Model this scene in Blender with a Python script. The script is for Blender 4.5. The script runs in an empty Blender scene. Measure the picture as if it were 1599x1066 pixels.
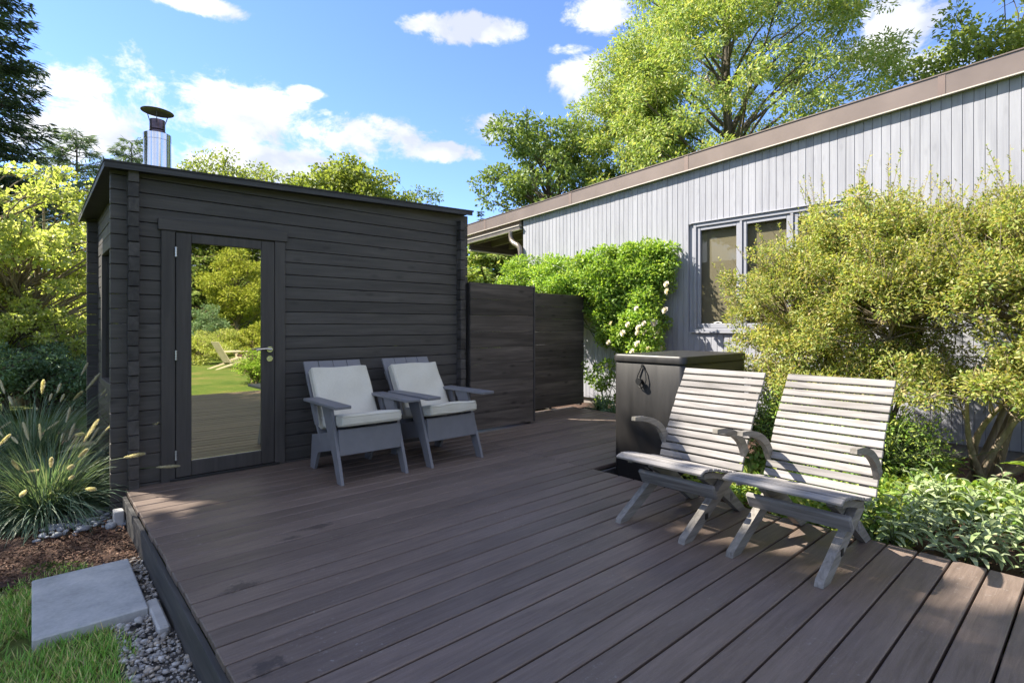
import bpy, math, random
import numpy as np
from mathutils import Vector, Matrix

scene = bpy.context.scene
COL = scene.collection
R = math.radians

# ------------------------------------------------------------------ camera
F_PX, HOR, CX = 840.0, 510.0, 799.5          # focal length and horizon of the 1599 px wide photograph
CAM_H = 1.2
FW = (0.6661, 0.7459); RT = (0.7459, -0.6661)
cam_d = bpy.data.cameras.new('camera'); cam = bpy.data.objects.new('camera', cam_d); COL.objects.link(cam)
cam.location = (0, 0, CAM_H)
cam.rotation_euler = (R(90), 0, math.atan2(-FW[0], FW[1]))
cam_d.sensor_width = 36.0; cam_d.lens = F_PX / 1599 * 36.0
cam_d.shift_y = -(533 - HOR) / 1599
cam_d.clip_start = 0.05; cam_d.clip_end = 2000
scene.camera = cam

def azel(u, v):
    a = (u - CX) / F_PX; b = (HOR - v) / F_PX
    x = FW[0] + a * RT[0]; y = FW[1] + a * RT[1]
    return math.atan2(x, y), math.atan2(b, math.hypot(x, y))

# ------------------------------------------------------------------ sky, sun, exposure
SUN = Vector((-0.436, 0.557, 0.715)).normalized()          # direction towards the sun
sun_d = bpy.data.lights.new('sun', 'SUN'); sun = bpy.data.objects.new('sun', sun_d); COL.objects.link(sun)
sun_d.energy = 3.0; sun_d.angle = R(0.53); sun_d.color = (1.0, 0.93, 0.82)
sun.rotation_euler = SUN.to_track_quat('Z', 'Y').to_euler()
sun.location = (-20, 25, 30)

world = bpy.data.worlds.new('World'); scene.world = world; world.use_nodes = True
wt = world.node_tree; wt.nodes.clear()
def wn(t, **kw):
    n = wt.nodes.new(t)
    for k, v in kw.items(): setattr(n, k, v)
    return n
def wmath(op, a, b=None, c=None, clamp=False):
    n = wn('ShaderNodeMath', operation=op); n.use_clamp = clamp
    for i, v in enumerate((a, b, c)):
        if v is None: continue
        if isinstance(v, (int, float)): n.inputs[i].default_value = v
        else: wt.links.new(v, n.inputs[i])
    return n.outputs[0]
sky = wn('ShaderNodeTexSky', sky_type='NISHITA'); sky.sun_disc = False
sky.sun_elevation = math.asin(SUN.z); sky.sun_rotation = math.atan2(SUN.x, SUN.y)
sky.air_density = 0.8; sky.dust_density = 0.0; sky.ozone_density = 2.6
tc = wn('ShaderNodeTexCoord'); sep = wn('ShaderNodeSeparateXYZ'); wt.links.new(tc.outputs['Generated'], sep.inputs[0])
AZ = wmath('ARCTAN2', sep.outputs[0], sep.outputs[1]); EL = wmath('ARCSINE', sep.outputs[2])
mp = wn('ShaderNodeMapping'); mp.inputs['Scale'].default_value = (1, 1, 1.5); wt.links.new(tc.outputs['Generated'], mp.inputs[0])
nz = wn('ShaderNodeTexNoise'); nz.inputs['Scale'].default_value = 10; nz.inputs['Detail'].default_value = 9; nz.inputs['Roughness'].default_value = 0.66
nz.inputs['Distortion'].default_value = 0.25
wt.links.new(mp.outputs[0], nz.inputs['Vector'])
CLOUDS = [(150, 185, 120, 85), (285, 170, 135, 78), (395, 200, 125, 72), (470, 228, 130, 55), (585, 216, 95, 34), (300, 245, 260, 60),
          (722, 46, 84, 24), (300, 4, 85, 18), (940, 28, 55, 34), (897, 76, 36, 11), (915, 130, 50, 55), (700, 236, 60, 17),
          (762, 203, 50, 24), (1425, 60, 85, 85), (478, 146, 34, 14), (90, 215, 90, 60)]
acc = None
for (u, v, w, h) in CLOUDS:
    az, el = azel(u, v); az0, _ = azel(u - w, v); az1, _ = azel(u + w, v); _, e0 = azel(u, v + h); _, e1 = azel(u, v - h)
    hw = (az1 - az0) / 2; hh = (e1 - e0) / 2
    dx = wmath('MULTIPLY', wmath('SUBTRACT', AZ, az), 1 / hw); dy = wmath('MULTIPLY', wmath('SUBTRACT', EL, el), 1 / hh)
    d2 = wmath('MULTIPLY_ADD', dx, dx, wmath('MULTIPLY', dy, dy))
    val = wmath('SUBTRACT', 1.0, d2)
    acc = val if acc is None else wmath('MAXIMUM', acc, val)
# broken cumulus over the unseen rest of the dome, cover raised for fill light
n2 = wn('ShaderNodeTexNoise'); n2.inputs['Scale'].default_value = 3.2; n2.inputs['Detail'].default_value = 2
wt.links.new(mp.outputs[0], n2.inputs['Vector'])
caz = math.atan2(FW[0], FW[1])
away = wmath('GREATER_THAN', wmath('ABSOLUTE', wmath('SUBTRACT', AZ, caz)), R(50))
gen = wmath('SUBTRACT', wmath('MULTIPLY', wmath('SUBTRACT', n2.outputs[0], 0.44), 9.0), wmath('MULTIPLY', wmath('SUBTRACT', 1.0, away), 20.0))
acc = wmath('MAXIMUM', wmath('MAXIMUM', acc, gen), -1.5)
acc = wmath('MINIMUM', acc, 0.85)
dens = wmath('ADD', wmath('MULTIPLY', acc, 0.5), wmath('MULTIPLY', wmath('SUBTRACT', nz.outputs[0], 0.5), 3.0))
mr = wn('ShaderNodeMapRange', interpolation_type='SMOOTHSTEP'); wt.links.new(dens, mr.inputs[0])
mr.inputs[1].default_value = -0.10; mr.inputs[2].default_value = 0.42; mr.inputs[3].default_value = 0; mr.inputs[4].default_value = 0.96
mpb = wn('ShaderNodeMapping'); mpb.inputs['Location'].default_value = (0.0, 0.0, 0.07); mpb.inputs['Scale'].default_value = (1, 1, 1.5)
wt.links.new(tc.outputs['Generated'], mpb.inputs[0])
n3 = wn('ShaderNodeTexNoise'); n3.inputs['Scale'].default_value = 7; n3.inputs['Detail'].default_value = 5
wt.links.new(mpb.outputs[0], n3.inputs['Vector'])
cr = wn('ShaderNodeValToRGB'); wt.links.new(n3.outputs[0], cr.inputs[0])
cr.color_ramp.elements[0].position = 0.42; cr.color_ramp.elements[0].color = (2.3, 2.45, 2.9, 1)
cr.color_ramp.elements[1].position = 0.58; cr.color_ramp.elements[1].color = (3.7, 3.7, 3.75, 1)
mx = wn('ShaderNodeMix', data_type='RGBA'); wt.links.new(mr.outputs[0], mx.inputs[0]); tn = wn('ShaderNodeMix', data_type='RGBA', blend_type='MULTIPLY'); tn.inputs[0].default_value = 1.0; tn.inputs[7].default_value = (0.74, 0.80, 1.0, 1); wt.links.new(sky.outputs[0], tn.inputs[6]); wt.links.new(tn.outputs[2], mx.inputs[6]); wt.links.new(cr.outputs[0], mx.inputs[7])
bg = wn('ShaderNodeBackground'); bg.inputs[1].default_value = 0.072
wo = wn('ShaderNodeOutputWorld'); wt.links.new(mx.outputs[2], bg.inputs[0]); wt.links.new(bg.outputs[0], wo.inputs[0])

vs = scene.view_settings
scene.display_settings.display_device = 'sRGB'
vs.view_transform = 'Standard'; vs.look = 'None'; vs.gamma = 1; vs.use_curve_mapping = False; vs.exposure = 2.3
cy = scene.cycles
cy.max_bounces = 7; cy.diffuse_bounces = 4; cy.glossy_bounces = 3; cy.transmission_bounces = 4; cy.transparent_max_bounces = 8
cy.caustics_reflective = False; cy.caustics_refractive = False
cy.use_denoising = True

# ------------------------------------------------------------------ helpers
def mat(name):
    m = bpy.data.materials.new(name); m.use_nodes = True
    return m, m.node_tree.nodes, m.node_tree.links, m.node_tree.nodes['Principled BSDF']
def mth(nt, op, a, b=None, clamp=False):
    n = nt.nodes.new('ShaderNodeMath'); n.operation = op; n.use_clamp = clamp
    for i, v in enumerate((a, b)):
        if v is None: continue
        if isinstance(v, (int, float)): n.inputs[i].default_value = v
        else: nt.links.new(v, n.inputs[i])
    return n.outputs[0]
def noise(nt, vec, scale, detail=3, rough=0.5, dist=0.0):
    n = nt.nodes.new('ShaderNodeTexNoise'); n.inputs['Scale'].default_value = scale; n.inputs['Detail'].default_value = detail
    n.inputs['Roughness'].default_value = rough; n.inputs['Distortion'].default_value = dist
    if vec is not None: nt.links.new(vec, n.inputs['Vector'])
    return n.outputs[0]
def mapping(nt, vec, scale, loc=None):
    n = nt.nodes.new('ShaderNodeMapping'); n.inputs['Scale'].default_value = scale
    nt.links.new(vec, n.inputs[0])
    if loc is not None: nt.links.new(loc, n.inputs['Location'])
    return n.outputs[0]
def ramp(nt, fac, stops):
    n = nt.nodes.new('ShaderNodeValToRGB'); nt.links.new(fac, n.inputs[0])
    el = n.color_ramp.elements
    while len(el) < len(stops): el.new(0.5)
    for e, (p, c) in zip(el, stops): e.position = p; e.color = (*c, 1)
    return n.outputs[0]
def mixc(nt, fac, a, b, mode='MIX'):
    n = nt.nodes.new('ShaderNodeMix'); n.data_type = 'RGBA'; n.blend_type = mode
    for i, v in ((0, fac), (6, a), (7, b)):
        if isinstance(v, (int, float)): n.inputs[i].default_value = v
        elif isinstance(v, tuple): n.inputs[i].default_value = (*v, 1)
        else: nt.links.new(v, n.inputs[i])
    return n.outputs[2]
def bump(nt, h, strength, dist, bsdf):
    n = nt.nodes.new('ShaderNodeBump'); n.inputs['Strength'].default_value = strength; n.inputs['Distance'].default_value = dist
    nt.links.new(h, n.inputs['Height']); nt.links.new(n.outputs[0], bsdf.inputs['Normal'])
def geo_pos(nt):
    return nt.nodes.new('ShaderNodeNewGeometry').outputs['Position']
def obj_rand(nt):
    return nt.nodes.new('ShaderNodeObjectInfo').outputs['Random']
def val_scale(nt, col, fac):          # multiply a colour by a value
    n = nt.nodes.new('ShaderNodeVectorMath'); n.operation = 'SCALE'; nt.links.new(col, n.inputs[0]); nt.links.new(fac, n.inputs['Scale'])
    return n.outputs[0]

def wood(name, stops, axis, rough=0.7, freq=1.0, rnd=0.35, bmp=0.4, knots=0.0, spec=0.3, blot=0.0, blotc=(0.3, 0.3, 0.3)):
    m, N, L, b = mat(name); nt = m.node_tree
    pos = geo_pos(nt); rn = obj_rand(nt)
    cmb = nt.nodes.new('ShaderNodeCombineXYZ'); L.new(mth(nt, 'MULTIPLY', rn, 37.0), cmb.inputs[0]); L.new(mth(nt, 'MULTIPLY', rn, 11.0), cmb.inputs[2])
    s = [22 * freq] * 3; s[axis] = 1.4 * freq
    v = mapping(nt, pos, tuple(s), cmb.outputs[0])
    g = noise(nt, v, 1.0, 6, 0.65, 0.6)
    s2 = [4 * freq] * 3; s2[axis] = 0.8 * freq
    g2 = noise(nt, mapping(nt, pos, tuple(s2), cmb.outputs[0]), 1.0, 3, 0.6)
    gg = mth(nt, 'ADD', mth(nt, 'MULTIPLY', g, 0.65), mth(nt, 'MULTIPLY', g2, 0.35))
    c = ramp(nt, gg, [(0.5 + (p_ - 0.5) * 0.5, c_) for p_, c_ in stops])
    f = mth(nt, 'ADD', mth(nt, 'MULTIPLY', rn, rnd), 1 - rnd * 0.5)
    c = val_scale(nt, c, f)
    if blot > 0:
        bn = noise(nt, pos, 2.3, 6, 0.65)
        mk = ramp(nt, bn, [(0.52, (0, 0, 0)), (0.72, (1, 1, 1))])
        c = mixc(nt, mth(nt, 'MULTIPLY', mk, blot), c, blotc)
    if knots > 0:
        vo = nt.nodes.new('ShaderNodeTexVoronoi'); vo.inputs['Scale'].default_value = 1.0
        sk = [9] * 3; sk[axis] = 3.2
        L.new(mapping(nt, pos, tuple(sk), cmb.outputs[0]), vo.inputs['Vector'])
        mk = ramp(nt, vo.outputs['Distance'], [(0.06, (1, 1, 1)), (0.2, (0, 0, 0))])
        c = mixc(nt, mth(nt, 'MULTIPLY', mk, knots), c, tuple(x * 0.35 for x in stops[0][1]))
    L.new(c, b.inputs['Base Color']); b.inputs['Roughness'].default_value = rough
    b.inputs['Specular IOR Level'].default_value = spec
    bump(nt, gg, bmp, 0.004, b)
    return m
def plain(name, col, rough=0.5, metal=0.0, var=0.1, scale=6.0, bmp=0.0, spec=0.5):
    m, N, L, b = mat(name); nt = m.node_tree
    n = noise(nt, geo_pos(nt), scale, 5, 0.6)
    c = ramp(nt, n, [(0.3, tuple(x * (1 - var) for x in col)), (0.7, tuple(min(1, x * (1 + var)) for x in col))])
    L.new(c, b.inputs['Base Color']); b.inputs['Roughness'].default_value = rough; b.inputs['Metallic'].default_value = metal
    b.inputs['Specular IOR Level'].default_value = spec
    if bmp: bump(nt, noise(nt, geo_pos(nt), scale * 12, 3), bmp, 0.003, b)
    return m
def leafmat(name, cols, trans=0.35, rough=0.5, spec=0.25):
    m, N, L, b = mat(name); nt = m.node_tree
    g = nt.nodes.new('ShaderNodeNewGeometry')
    k = len(cols)
    c = ramp(nt, g.outputs['Random Per Island'], [((i + 0.5) / k, cc) for i, cc in enumerate(cols)])
    big = noise(nt, g.outputs['Position'], 1.7, 2)
    c = val_scale(nt, c, mth(nt, 'ADD', mth(nt, 'MULTIPLY', big, 0.8), 0.6))
    L.new(c, b.inputs['Base Color']); b.inputs['Roughness'].default_value = rough; b.inputs['Specular IOR Level'].default_value = spec
    t = nt.nodes.new('ShaderNodeBsdfTranslucent')
    tcx = nt.nodes.new('ShaderNodeVectorMath'); tcx.operation = 'MULTIPLY'; L.new(c, tcx.inputs[0]); tcx.inputs[1].default_value = (1.5, 1.45, 0.7)
    L.new(tcx.outputs[0], t.inputs[0])
    mxs = nt.nodes.new('ShaderNodeMixShader'); mxs.inputs[0].default_value = trans
    L.new(b.outputs[0], mxs.inputs[1]); L.new(t.outputs[0], mxs.inputs[2])
    L.new(mxs.outputs[0], nt.nodes['Material Output'].inputs[0])
    return m

def deck_marks(m):
    """scuffs, pale specks and a few dark leaf stains on the boards"""
    nt = m.node_tree; b = nt.nodes['Principled BSDF']; col = b.inputs['Base Color'].links[0].from_socket
    p = geo_pos(nt); sp = noise(nt, p, 38, 4, 0.7)
    big = noise(nt, p, 1.6, 3)
    mk = mth(nt, 'MULTIPLY', ramp(nt, sp, [(0.60, (0, 0, 0)), (0.70, (1, 1, 1))]), ramp(nt, big, [(0.5, (0, 0, 0)), (0.62, (1, 1, 1))]))
    fine = noise(nt, p, 260, 3, 0.7)
    col = val_scale(nt, col, mth(nt, 'ADD', mth(nt, 'MULTIPLY', fine, 0.9), 0.55))
    col = mixc(nt, mth(nt, 'MULTIPLY', mk, 0.6), col, (0.36, 0.34, 0.32))
    wob = noise(nt, p, 16, 5, 0.75)
    for (x, y, sx, sy) in ((1.27, 3.19, .13, .05), (.62, 1.99, .075, .045), (.72, 2.70, .10, .05), (1.10, 3.12, .06, .03)):
        vm = nt.nodes.new('ShaderNodeVectorMath'); vm.operation = 'SUBTRACT'; nt.links.new(p, vm.inputs[0]); vm.inputs[1].default_value = (x, y, 0)
        vs2 = nt.nodes.new('ShaderNodeVectorMath'); vs2.operation = 'MULTIPLY'; nt.links.new(vm.outputs[0], vs2.inputs[0]); vs2.inputs[1].default_value = (1 / sx, 1 / sy, 0)
        ln = nt.nodes.new('ShaderNodeVectorMath'); ln.operation = 'LENGTH'; nt.links.new(vs2.outputs[0], ln.inputs[0])
        d = mth(nt, 'ADD', ln.outputs['Value'], mth(nt, 'MULTIPLY', mth(nt, 'SUBTRACT', wob, 0.5), 5.0))
        col = mixc(nt, ramp(nt, d, [(0.45, (0.62, 0.62, 0.62)), (0.9, (0, 0, 0))]), col, (0.028, 0.022, 0.02))
    nt.links.new(col, b.inputs['Base Color'])
M = {}
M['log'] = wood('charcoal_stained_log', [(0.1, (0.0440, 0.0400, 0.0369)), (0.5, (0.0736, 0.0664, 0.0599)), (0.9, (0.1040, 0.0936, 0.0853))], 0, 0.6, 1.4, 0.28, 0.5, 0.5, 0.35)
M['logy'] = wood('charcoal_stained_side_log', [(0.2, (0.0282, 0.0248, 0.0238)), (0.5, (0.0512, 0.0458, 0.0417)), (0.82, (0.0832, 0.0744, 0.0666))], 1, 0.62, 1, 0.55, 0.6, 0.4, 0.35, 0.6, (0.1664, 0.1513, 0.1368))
M['trimz'] = wood('charcoal_stained_trim', [(0.2, (0.0469, 0.0418, 0.0382)), (0.8, (0.0860, 0.0760, 0.0679))], 2, 0.58, 1, 0.25, 0.3, 0.1, 0.35)
M['trimx'] = wood('charcoal_stained_rail', [(0.2, (0.0469, 0.0418, 0.0382)), (0.8, (0.0860, 0.0760, 0.0679))], 0, 0.58, 1, 0.25, 0.3, 0.1, 0.35)
M['fence'] = wood('black_brown_fence_board', [(0.15, (0.0281, 0.0229, 0.0195)), (0.5, (0.0714, 0.0592, 0.0505)), (0.85, (0.1428, 0.1183, 0.0998))], 0, 0.6, 0.8, 0.6, 0.6, 0.7, 0.35)
M['deck'] = wood('dark_stained_deck', [(0.05, (0.0958, 0.0691, 0.0550)), (0.5, (0.1513, 0.1131, 0.0916)), (0.95, (0.2080, 0.1584, 0.1292))], 0, 0.5, 2.6, 0.36, 0.6, 0.0, 0.45, 0.22, (0.2269, 0.1882, 0.1594))
deck_marks(M['deck'])
M['deckside'] = wood('deck_side_board', [(0.25, (0.0420, 0.0420, 0.0420)), (0.75, (0.0990, 0.0930, 0.0870))], 1, 0.75, 1, 0.2, 0.5)
M['teak'] = wood('weathered_grey_teak', [(0.15, (0.1247, 0.1150, 0.1065)), (0.5, (0.2545, 0.2400, 0.2275)), (0.85, (0.3740, 0.3550, 0.3389))], 1, 0.8, 1.6, 0.3, 0.5, 0.15, 0.2, 0.35, (0.2285, 0.2000, 0.1646))
M['teakx'] = wood('weathered_grey_teak_frame', [(0.15, (0.1247, 0.1130, 0.0968)), (0.5, (0.2337, 0.2150, 0.1888)), (0.85, (0.3428, 0.3200, 0.2905))], 0, 0.8, 1.6, 0.25, 0.5, 0.1, 0.2, 0.3, (0.2493, 0.2300, 0.1452))
M['siding'] = wood('pale_grey_siding', [(0.15, (0.2592, 0.2626, 0.2933)), (0.5, (0.3264, 0.3312, 0.3640)), (0.85, (0.3744, 0.3802, 0.4118))], 2, 0.75, 0.9, 0.10, 0.4, 0.15, 0.25, 0.15, (0.3744, 0.3773, 0.4004))
M['polygrey'] = plain('slate_grey_poly_lumber', (0.1946, 0.1923, 0.2030), 0.5, 0, 0.08, 9, 0.12, 0.4)
M['winframe'] = plain('grey_window_paint', (0.2976, 0.3038, 0.3380), 0.45, 0, 0.05)
M['fascia'] = plain('brown_metal_fascia', (0.19, 0.15, 0.13), 0.42, 0.25, 0.14, 1.6, 0.0)
M['fasciaseam'] = plain('coppery_fascia_seam', (0.205, 0.152, 0.130), 0.45, 0.3, 0.12, 5)
M['drip'] = plain('pale_drip_edge', (0.55, 0.50, 0.44), 0.5, 0.2, 0.08)
M['gutter'] = plain('brown_grey_gutter', (0.17, 0.145, 0.125), 0.4, 0.3, 0.15, 3)
M['spout'] = plain('tarnished_copper_downspout', (0.26, 0.22, 0.18), 0.38, 0.6, 0.3, 9)
M['beam'] = wood('brown_eave_timber', [(0.3, (0.06, 0.045, 0.035)), (0.7, (0.12, 0.09, 0.07))], 0, 0.7)
M['soffit'] = wood('brown_soffit_board', [(0.3, (0.10, 0.08, 0.06)), (0.7, (0.17, 0.14, 0.105))], 1, 0.7)
M['rooffelt'] = plain('black_roof_felt', (0.028, 0.027, 0.026), 0.85, 0, 0.3, 20, 0.4)
M['rooftrim'] = wood('black_roof_trim', [(0.3, (0.0364, 0.0364, 0.0378)), (0.7, (0.0700, 0.0700, 0.0700))], 0, 0.5, 1, 0.1, 0.2)
M['conc'] = plain('pale_concrete', (0.4620, 0.4510, 0.4290), 0.85, 0, 0.18, 9, 0.4)
M['found'] = plain('grey_foundation', (0.27, 0.245, 0.22), 0.9, 0, 0.2, 5, 0.5)
M['steel'] = plain('polished_flue_steel', (0.72, 0.72, 0.73), 0.16, 1.0, 0.04, 4)
M['burnt'] = plain('heat_tinted_flue_steel', (0.15, 0.11, 0.125), 0.3, 0.85, 0.5, 14)
M['darksteel'] = plain('dark_flue_cap_steel', (0.075, 0.07, 0.07), 0.42, 0.7, 0.25, 9)
M['chrome'] = plain('satin_nickel', (0.70, 0.67, 0.60), 0.22, 1.0, 0.03)
M['hinge'] = plain('zinc_hinge', (0.62, 0.62, 0.62), 0.35, 0.8, 0.1, 40)
M['black'] = plain('black_rubber', (0.012, 0.012, 0.012), 0.45, 0, 0.1)
M['gold'] = plain('white_clip', (0.7, 0.7, 0.68), 0.5)
M['interior'] = plain('tan_roller_shade', (0.36, 0.285, 0.19), 0.85, 0, 0.05, 1.5)
M['white'] = plain('white_plastic', (0.75, 0.75, 0.72), 0.5)
M['bark'] = wood('grey_brown_bark', [(0.3, (0.06, 0.048, 0.036)), (0.7, (0.17, 0.145, 0.115))], 2, 0.9, 1.2, 0.2, 1.0)
M['barkpale'] = wood('pale_tan_bark', [(0.3, (0.16, 0.125, 0.085)), (0.7, (0.33, 0.27, 0.19))], 2, 0.9, 1.2, 0.2, 0.8)

def boxmat():
    m, N, L, b = mat('black_satin_cabinet'); nt = m.node_tree
    pos = geo_pos(nt)
    n = noise(nt, mapping(nt, pos, (5, 5, 0.6)), 1.5, 4, 0.6)
    c = ramp(nt, n, [(0.3, (0.011, 0.010, 0.0095)), (0.7, (0.020, 0.018, 0.0165))])
    L.new(c, b.inputs['Base Color'])
    L.new(ramp(nt, n, [(0.3, (0.36,) * 3), (0.7, (0.5,) * 3)]), b.inputs['Roughness'])
    return m
M['cab'] = boxmat()
def cushmat():
    m, N, L, b = mat('pale_oatmeal_canvas'); nt = m.node_tree
    tcn = nt.nodes.new('ShaderNodeTexCoord').outputs['Object']
    w = noise(nt, mapping(nt, tcn, (40, 500, 500)), 1.0, 2); w2 = noise(nt, mapping(nt, tcn, (500, 40, 500)), 1.0, 2)
    s = mth(nt, 'ADD', w, w2); big = noise(nt, tcn, 5, 4)
    c = ramp(nt, mth(nt, 'ADD', mth(nt, 'MULTIPLY', s, 0.3), mth(nt, 'MULTIPLY', big, 0.4)), [(0.3, (0.58, 0.54, 0.44)), (0.7, (0.75, 0.71, 0.60))])
    L.new(c, b.inputs['Base Color']); b.inputs['Roughness'].default_value = 0.9; b.inputs['Specular IOR Level'].default_value = 0.15
    b.inputs['Sheen Weight'].default_value = 0.2
    bump(nt, mth(nt, 'ADD', s, mth(nt, 'MULTIPLY', noise(nt, tcn, 16, 3), 3.0)), 0.35, 0.003, b)
    return m
M['cushion'] = cushmat()
def mirror():
    m, N, L, b = mat('bronze_reflective_glass')
    b.inputs['Base Color'].default_value = (0.80, 0.75, 0.53, 1); b.inputs['Metallic'].default_value = 1.0; b.inputs['Roughness'].default_value = 0.012
    nt = m.node_tree; bump(nt, noise(nt, geo_pos(nt), 1.4, 1), 0.012, 0.02, b)
    return m
M['mirror'] = mirror()
def glass():
    m, N, L, b = mat('window_glass'); nt = m.node_tree
    tr = nt.nodes.new('ShaderNodeBsdfTransparent'); tr.inputs[0].default_value = (0.86, 0.88, 0.86, 1)
    gl = nt.nodes.new('ShaderNodeBsdfGlossy'); gl.inputs['Roughness'].default_value = 0.01
    fr = nt.nodes.new('ShaderNodeLayerWeight'); fr.inputs[0].default_value = 0.5
    fac = mth(nt, 'ADD', mth(nt, 'MULTIPLY', mth(nt, 'POWER', fr.outputs['Facing'], 3.5), 0.7), 0.05, True)
    ms = nt.nodes.new('ShaderNodeMixShader'); L.new(fac, ms.inputs[0]); L.new(tr.outputs[0], ms.inputs[1]); L.new(gl.outputs[0], ms.inputs[2])
    L.new(ms.outputs[0], nt.nodes['Material Output'].inputs[0])
    return m
M['glass'] = glass()
def stone():
    m, N, L, b = mat('bluestone'); nt = m.node_tree; p = geo_pos(nt)
    n = noise(nt, p, 5, 8, 0.65); n2 = noise(nt, p, 60, 3)
    c = ramp(nt, mth(nt, 'ADD', mth(nt, 'MULTIPLY', n, 0.75), mth(nt, 'MULTIPLY', n2, 0.25)), [(0.36, (0.33, 0.335, 0.325)), (0.5, (0.43, 0.435, 0.42)), (0.64, (0.53, 0.525, 0.50))])
    L.new(c, b.inputs['Base Color']); b.inputs['Roughness'].default_value = 0.8; bump(nt, n, 0.6, 0.01, b)
    return m
M['stone'] = stone()
def rockmat(name, cols):
    m, N, L, b = mat(name); nt = m.node_tree
    g = nt.nodes.new('ShaderNodeNewGeometry'); k = len(cols)
    c = ramp(nt, g.outputs['Random Per Island'], [((i + 0.5) / k, cc) for i, cc in enumerate(cols)])
    n = noise(nt, g.outputs['Position'], 70, 4)
    c = val_scale(nt, c, mth(nt, 'ADD', n, 0.5))
    L.new(c, b.inputs['Base Color']); b.inputs['Roughness'].default_value = 0.85; bump(nt, n, 0.5, 0.004, b)
    return m
M['gravel'] = rockmat('mixed_grey_gravel', [(0.2295, 0.2145, 0.1891), (0.4050, 0.3900, 0.3660), (0.3105, 0.2600, 0.1952), (0.6210, 0.5915, 0.5490), (0.2700, 0.2665, 0.2623), (0.4590, 0.3900, 0.3050), (0.3645, 0.3510, 0.3294)])
M['river'] = rockmat('dark_river_pebbles', [(0.1690, 0.1820, 0.1950), (0.2600, 0.2730, 0.2860), (0.2080, 0.2210, 0.2470), (0.3380, 0.3510, 0.3640)])
M['chips'] = rockmat('bark_mulch_chips', [(0.0825, 0.0420, 0.0234), (0.1500, 0.0728, 0.0416), (0.1125, 0.0560, 0.0338), (0.2400, 0.1400, 0.0845), (0.0600, 0.0336, 0.0208)])
def soil(name, a, b_, sc=30):
    m, N, L, b = mat(name); nt = m.node_tree; p = geo_pos(nt)
    n = noise(nt, p, sc, 6, 0.7)
    L.new(ramp(nt, n, [(0.3, a), (0.7, b_)]), b.inputs['Base Color']); b.inputs['Roughness'].default_value = 0.95; bump(nt, n, 0.9, 0.02, b)
    return m
M['mulch'] = soil('mulch_soil', (0.0308, 0.0169, 0.0108), (0.1050, 0.0546, 0.0336))
M['soilgrey'] = soil('gravelly_soil', (0.06, 0.055, 0.05), (0.16, 0.15, 0.14))
def lawnmat():
    m, N, L, b = mat('lawn'); nt = m.node_tree; p = geo_pos(nt)
    n = noise(nt, p, 1.2, 5, 0.65); f = noise(nt, p, 60, 4, 0.7)
    c = ramp(nt, n, [(0.3, (0.075, 0.13, 0.03)), (0.5, (0.115, 0.165, 0.04)), (0.68, (0.20, 0.19, 0.075))])
    c = val_scale(nt, c, mth(nt, 'ADD', f, 0.5))
    L.new(c, b.inputs['Base Color']); b.inputs['Roughness'].default_value = 0.95; b.inputs['Specular IOR Level'].default_value = 0.1
    bump(nt, f, 0.8, 0.03, b)
    return m
M['lawn'] = lawnmat()
M['L_blade'] = leafmat('lawn_blades', [(0.2054, 0.4433, 0.0741), (0.2912, 0.5460, 0.1027), (0.1703, 0.3757, 0.0689), (0.3757, 0.5798, 0.1365), (0.8000, 0.6825, 0.3419)], 0.3)
M['L_straw'] = leafmat('dry_lawn_blades', [(0.312, 0.265, 0.133), (0.421, 0.359, 0.203), (0.187, 0.203, 0.070), (0.250, 0.234, 0.109)], 0.25)
M['L_shrub'] = leafmat('yellow_green_shrub_leaves', [(0.12, 0.20, 0.045), (0.26, 0.33, 0.08), (0.40, 0.41, 0.12), (0.31, 0.36, 0.095), (0.52, 0.46, 0.20), (0.18, 0.27, 0.06), (0.44, 0.34, 0.15), (0.36, 0.41, 0.12)], 0.42, 0.45, 0.3)
M['L_vine'] = leafmat('bright_green_vine_leaves', [(0.1560, 0.2880, 0.0420), (0.2400, 0.3840, 0.0600), (0.3240, 0.4560, 0.0840), (0.1920, 0.3240, 0.0480), (0.4080, 0.5160, 0.1320)], 0.38, 0.45, 0.35)
M['L_maple'] = leafmat('lime_green_tree_leaves', [(0.27, 0.35, 0.10), (0.38, 0.44, 0.15), (0.48, 0.52, 0.20), (0.31, 0.38, 0.11), (0.58, 0.60, 0.34)], 0.58)
M['L_oak'] = leafmat('oak_leaves', [(0.1150, 0.1840, 0.0575), (0.1840, 0.2530, 0.0805), (0.2530, 0.3220, 0.1150), (0.1495, 0.2185, 0.0690)], 0.32)
M['L_hem'] = leafmat('golden_green_cedar_sprays', [(0.1800, 0.2760, 0.0720), (0.2880, 0.3840, 0.1020), (0.4080, 0.4680, 0.1560), (0.2280, 0.3360, 0.0840), (0.4800, 0.4800, 0.2040)], 0.35)
M['L_spruce'] = leafmat('dark_spruce_needles', [(0.055, 0.090, 0.060), (0.085, 0.13, 0.08), (0.12, 0.17, 0.105), (0.07, 0.11, 0.075)], 0.15)
M['L_pine'] = leafmat('blue_green_pine_needles', [(0.10, 0.16, 0.095), (0.15, 0.22, 0.12), (0.20, 0.27, 0.15), (0.12, 0.18, 0.10)], 0.25)
M['L_round'] = leafmat('yellow_green_tree_leaves', [(0.16, 0.22, 0.05), (0.24, 0.29, 0.07), (0.31, 0.35, 0.10), (0.19, 0.25, 0.06)], 0.4)
M['L_dark'] = leafmat('dark_green_bush_leaves', [(0.11, 0.20, 0.13), (0.17, 0.27, 0.16), (0.25, 0.35, 0.22), (0.14, 0.23, 0.15)], 0.4, 0.4, 0.4)
M['L_sage'] = leafmat('grey_green_sage_leaf', [(0.17, 0.23, 0.125), (0.22, 0.28, 0.16)], 0.3, 0.7, 0.15)
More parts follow.
